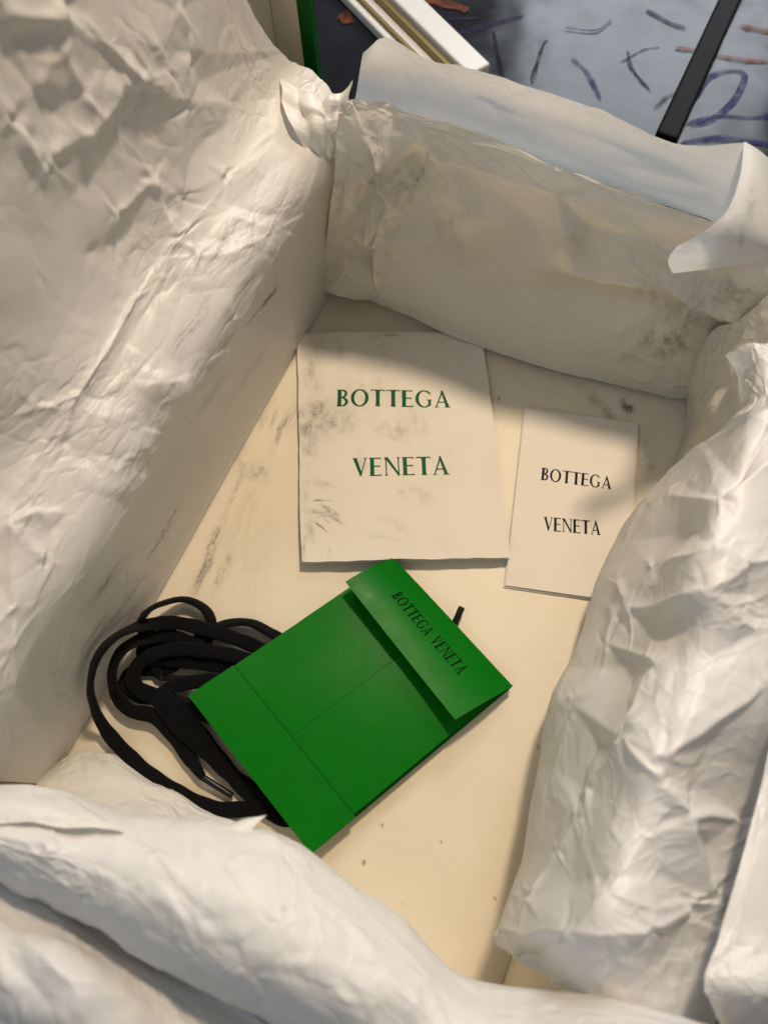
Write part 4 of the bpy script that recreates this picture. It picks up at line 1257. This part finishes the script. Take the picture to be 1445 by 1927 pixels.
def ge_leaf(name, a0, a1, b0, b1, dz, thick, seed, marks=None, n=50, m=60, mat=None, zz=None):
    q = ge_quad(a0, a1, b0, b1)
    zf = lambda a, b: (zz or ge_z)(a0 + (a1 - a0) * a, b0 + (b1 - b0) * b) + dz
    return paper_leaf(name, q, zf, thick, mat or M_GREEN, genv, n, m, 0.0, seed, marks)


G_MARKS = [(a, b, c, d, e, f * 0.4, g) for a, b, c, d, e, f, g in [(635, 1240, 30, 45, 30, 0.9, 0.0), (600, 1270, 40, 80, 40, 0.25, 0.0), (700, 1350, 20, 10, 8, 0.9, 0.0), (560, 1340, 30, 10, 6, 0.7, 0.0), (640, 1200, 10, 60, 30, 0.2, 0.0), (410, 1310, 60, 40, 10, 0.2, 0.0)]]
ge_leaf('front_panel', 0, 1, 0, 1, -0.0042, 0.0004, 3, zz=lambda a, b: ge_z(a, b) * 0.97)
ge_leaf('back_panel', 0.0, 0.497, 0.10, 0.84, 0.0, 0.0003, 4, G_MARKS, 70, 90)
ge_leaf('back_panel', 0.493, 0.985, 0.10, 0.84, 0.0008, 0.0007, 5, G_MARKS, 70, 90)
ge_leaf('base_fold', 0.0, 1.0, 0.0, 0.205, 0.0017, 0.0008, 6, G_MARKS, 70, 30)
ge_leaf('inner_panel', 0.0, 0.985, 0.80, 0.995, -0.0012, 0.0003, 7, None, 50, 20)
M_SEAM = plain('green_glued_seam', (0.0007, 0.098, 0.004), 0.6, 0.1)
ge_leaf('seam', 0.01, 0.985, 0.2056, 0.2096, 0.0010, 0.0002, 8, None, 60, 4, M_SEAM)
ge_leaf('seam', 0.4885, 0.4925, 0.212, 0.83, 0.0003, 0.0002, 9, None, 4, 60, M_SEAM)
# flap hinged at the right-hand end, lifted off the body
FL_free = [P(650, 1096, 0.0215), P(856, 1355, 0.0225)]
FL_h = [np.array(GE[3]) + [0, 0, 0.0004], np.array(GE[2]) + [0, 0, 0.0004]]


def flap_pt(a, b):
    h = FL_h[0] * (1 - a) + FL_h[1] * a
    f = FL_free[0] * (1 - a) + FL_free[1] * a
    p = h * (1 - b) + f * b
    p = p + np.array([0, 0, 1.0]) * (0.0042 * math.sin(PI * min(b * 0.9, 1)) * (1 - 0.3 * b) + 0.0006 * math.sin(5 * a + 2 * b))
    return p


def flap_n(a, b):
    e = 1e-3
    du = flap_pt(a + e, b) - flap_pt(a - e, b); dv = flap_pt(a, b + e) - flap_pt(a, b - e)
    n = np.cross(du, dv); n /= np.linalg.norm(n)
    return n if n[2] > 0 else -n


n, m = 60, 36
top_ = np.array([[flap_pt(i / (n - 1), j / (m - 1)) for j in range(m)] for i in range(n)])
nr_ = np.array([[flap_n(i / (n - 1), j / (m - 1)) for j in range(m)] for i in range(n)])
bot_ = top_ - nr_ * 0.0003
V = np.concatenate([top_.reshape(-1, 3), bot_.reshape(-1, 3)])
idx = np.arange(n * m).reshape(n, m)
q = np.stack([idx[:-1, :-1], idx[:-1, 1:], idx[1:, 1:], idx[1:, :-1]], -1).reshape(-1, 4)
Fc = [tuple(f) for f in q] + [tuple(f[::-1] + n * m) for f in q]
loop = list(idx[0, :]) + list(idx[1:, -1]) + list(idx[-1, -2::-1]) + list(idx[-2:0:-1, 0])
Fc += [(loop[(i + 1) % len(loop)], loop[i], loop[i] + n * m, loop[(i + 1) % len(loop)] + n * m) for i in range(len(loop))]
flap = new_obj('flap', V, Fc, M_GREEN, genv, True)
flap.data.set_sharp_from_angle(angle=math.radians(40))
HL = np.linalg.norm(FL_h[1] - FL_h[0]); FW = np.linalg.norm(FL_free[0] - FL_h[0])
TXA, TXB = 0.215, 0.800
TW = (TXB - TXA) * HL


def place_flap(x, y):
    a = TXA + x / HL
    b = 0.545 - y / FW
    return flap_pt(a, b), flap_n(a, b)


TPOLY_SPACE = lettering('BOTTEGA VENETA', place_flap, M_INK_FLAP, flap, TW, 0.11, tall=0.0066, lift=0.0002)


# ------------------------------------------------------------------ shoelaces
def lace_sweep(name, pts, width, thick, mat, parent, samples=None, taper0=0, taper1=0, roll=0.0, seed=0):
    """pts: list of (u, v, z cm[, roll deg]); flat braid swept along the path"""
    c = np.array([[*P(p[0], p[1], p[2] / 100), (p[3] if len(p) > 3 else roll)] for p in pts])
    n = samples or len(pts) * 16
    cc = catmull(c, n)
    pos = cc[:, :3]; rl = np.radians(cc[:, 3])
    t = np.gradient(pos, axis=0); t /= np.linalg.norm(t, axis=1, keepdims=True)
    side = np.cross(t, [0, 0, 1.0]); side /= np.linalg.norm(side, axis=1, keepdims=True)
    upv = np.cross(side, t)
    K = 16
    seg = np.linalg.norm(np.diff(pos, axis=0), axis=1); arc = np.concatenate([[0], np.cumsum(seg)])
    V = []; UV = []
    for i in range(n):
        f = 1.0
        if taper0 and arc[i] < taper0: f = 0.32 + 0.68 * (arc[i] / taper0) ** 0.7
        if taper1 and arc[-1] - arc[i] < taper1: f = min(f, 0.32 + 0.68 * ((arc[-1] - arc[i]) / taper1) ** 0.7)
        wob = 1 + 0.05 * math.sin(arc[i] * 400 + seed)
        w2 = width / 2 * f * wob; h2 = thick / 2 * (1.0 + 0.4 * (1 - f))
        s = side[i] * math.cos(rl[i]) + upv[i] * math.sin(rl[i]); u = -side[i] * math.sin(rl[i]) + upv[i] * math.cos(rl[i])
        for k in range(K):
            a = 2 * PI * k / K
            ca, sa = math.cos(a), math.sin(a)
            x = math.copysign(abs(ca) ** 0.75, ca) * w2; y = math.copysign(abs(sa) ** 0.75, sa) * h2
            V.append(pos[i] + s * x + u * y)
            UV.append((arc[i], k / K * (width * 2.1)))
    Fc = []
    for i in range(n - 1):
        for k in range(K):
            k2 = (k + 1) % K
            Fc.append((i * K + k, (i + 1) * K + k, (i + 1) * K + k2, i * K + k2))
    Fc.append(tuple(range(K))); Fc.append(tuple((n - 1) * K + k for k in reversed(range(K))))
    o = new_obj(name, V, Fc, mat, parent, True)
    uvl = o.data.uv_layers.new(name='UVMap')
    li = np.zeros(len(o.data.loops), int); o.data.loops.foreach_get('vertex_index', li)
    uvl.data.foreach_set('uv', np.array(UV, np.float32)[li].ravel())
    return o, np.array(V), pos, t


def fuzz(V, center, count, parent, seed):
    r = np.random.default_rng(seed)
    K = 16
    n = len(V) // K
    verts = []; faces = []
    for _ in range(count):
        i = r.integers(0, n); k = r.integers(0, K)
        p = V[i * K + k]; c = center[i]
        d = p - c; d /= np.linalg.norm(d) + 1e-9
        d = d + r.normal(0, 0.6, 3); d /= np.linalg.norm(d)
        L = r.uniform(0.0004, 0.0013)
        w = r.normal(0, 1, 3); w = np.cross(d, w); w /= np.linalg.norm(w); w *= 0.00004
        b = len(verts)
        tip = p + d * L + r.normal(0, 0.0002, 3)
        verts += [p - w, p + w, tip]
        faces.append((b, b + 1, b + 2))
    o = new_obj('fuzz', verts, faces, M_LACE, parent)
    o['kind'] = 'stuff'
    return o


def aglet(p0, p1, r, parent):
    p0 = np.asarray(p0); p1 = np.asarray(p1)
    t = p1 - p0; L = np.linalg.norm(t); t /= L
    s = np.cross(t, [0, 0, 1.0]); s /= np.linalg.norm(s); u = np.cross(s, t)
    K = 14; V = []; Fc = []
    prof = [(0, 0.9), (0.05, 1.02), (0.5, 1.0), (0.93, 0.98), (0.98, 0.9), (1.0, 0.7)]
    for (a, f) in prof:
        for k in range(K):
            b = 2 * PI * k / K
            V.append(p0 + t * L * a + (s * math.cos(b) + u * math.sin(b)) * r * f)
    for i in range(len(prof) - 1):
        for k in range(K):
            Fc.append((i * K + k, (i + 1) * K + k, (i + 1) * K + (k + 1) % K, i * K + (k + 1) % K))
    Fc.append(tuple(reversed(range(K)))); Fc.append(tuple((len(prof) - 1) * K + k for k in range(K)))
    return new_obj('aglet', V, Fc, M_AGLET, parent, True)


LW, LTH = 0.0078, 0.0030
la = empty('shoelace', P(280, 1330, 0.0)); tag(la, 'black flat shoelace in wide loops, tipped end pointing at the roll', 'shoelace')
pathA = [(384, 1466, 0.55), (372, 1448, 0.5), (345, 1408, 0.45), (315, 1370, 0.6), (285, 1346, 0.75), (245, 1336, 0.9, 20), (218, 1305, 1.2, 30), (212, 1262, 2.4, 35), (232, 1222, 2.6, 30), (280, 1200, 1.4),
         (335, 1200, 0.8), (395, 1230, 0.7), (470, 1260, 0.55), (560, 1300, 0.5), (610, 1380, 0.45), (585, 1470, 0.4), (530, 1512, 0.35), (470, 1522, 0.35), (400, 1520, 0.35), (330, 1488, 0.35, -15), (262, 1440, 0.4, -20),
         (201, 1375, 0.9, 20), (173, 1310, 3.0, 40), (178, 1250, 4.7, 45), (212, 1203, 4.4, 40), (268, 1178, 2.3, 15), (330, 1172, 1.15), (400, 1188, 1.0), (470, 1212, 0.7), (550, 1250, 0.5), (640, 1290, 0.4)]
o, V, ctr, t = lace_sweep('braid', pathA, LW, LTH, M_LACE, la, taper0=0.012, seed=1)
fuzz(V, ctr, 3800, la, 1)
aglet(P(382, 1463, 0.0056), P(438, 1498, 0.0040), 0.0017, la)
lb = empty('shoelace', P(340, 1230, 0.0)); tag(lb, 'black flat shoelace in small upper loops, one tip poking out behind green flap', 'shoelace')
pathB = [(302, 1276, 0.5), (296, 1262, 0.45), (300, 1235, 0.4), (290, 1200, 0.4), (264, 1178, 1.6, 40), (272, 1156, 2.5, 50), (300, 1138, 1.6, 55), (345, 1128, 0.8, 60), (382, 1143, 0.7, 55), (398, 1172, 0.6, 50), (385, 1208, 0.45, 30),
         (350, 1235, 0.35), (315, 1258, 0.3), (255, 1262, 0.4), (238, 1285, 0.55), (262, 1310, 0.55), (320, 1318, 0.5), (390, 1340, 0.45), (470, 1370, 0.4), (530, 1430, 0.35), (560, 1400, 0.35), (520, 1300, 0.5),
         (440, 1258, 0.55), (370, 1248, 0.6), (300, 1240, 0.65), (268, 1228, 0.7), (290, 1212, 0.72), (350, 1215, 0.62), (392, 1190, 0.55, 30), (425, 1174, 0.6, 45), (470, 1172, 0.6, 50), (512, 1192, 0.55, 40), (580, 1230, 0.4), (700, 1240, 0.4), (800, 1230, 0.4), (848, 1188, 0.45)]
o, V, ctr, t = lace_sweep('braid', pathB, LW * 0.95, LTH, M_LACE, lb, taper0=0.010, taper1=0.02, seed=2)
fuzz(V, ctr, 3800, lb, 2)
aglet(P(302, 1276, 0.0052), P(367, 1277, 0.0046), 0.0016, lb)
aglet(P(852, 1182, 0.0050), P(869, 1142, 0.0075), 0.0019, lb)
# a short stretch of the doubled braid that runs from the lower loop under the envelope
pathC = [(318, 1320, 0.95), (345, 1345, 0.9), (385, 1392, 0.7), (430, 1450, 0.45), (485, 1508, 0.4), (540, 1540, 0.35), (600, 1500, 0.3)]
o, V, ctr, t = lace_sweep('braid', [(222, 1290, 0.5), (262, 1298, 0.85)] + pathC, LW * 1.05, LTH, M_LACE, la, seed=3)
fuzz(V, ctr, 1200, la, 3)
pathD = [(520, 1262, 0.8), (470, 1242, 0.95), (400, 1226, 1.05), (330, 1222, 1.1), (272, 1240, 1.15), (250, 1275, 1.05), (275, 1306, 0.95), (340, 1328, 0.9), (420, 1358, 0.8), (520, 1410, 0.6)]
o, V, ctr, t = lace_sweep('braid', pathD, LW, LTH, M_LACE, lb, seed=4)
fuzz(V, ctr, 1200, lb, 4)
pathE = [(520, 1318, 0.7), (470, 1296, 0.7), (400, 1282, 0.75), (330, 1290, 0.85), (302, 1318, 0.9), (335, 1366, 0.8), (395, 1420, 0.6), (460, 1478, 0.45), (540, 1520, 0.35)]
o, V, ctr, t = lace_sweep('braid', pathE, LW * 1.05, LTH, M_LACE, la, seed=5)
fuzz(V, ctr, 1200, la, 5)

for o in bpy.data.objects:
    if '_w' in o:
        del o['_w']
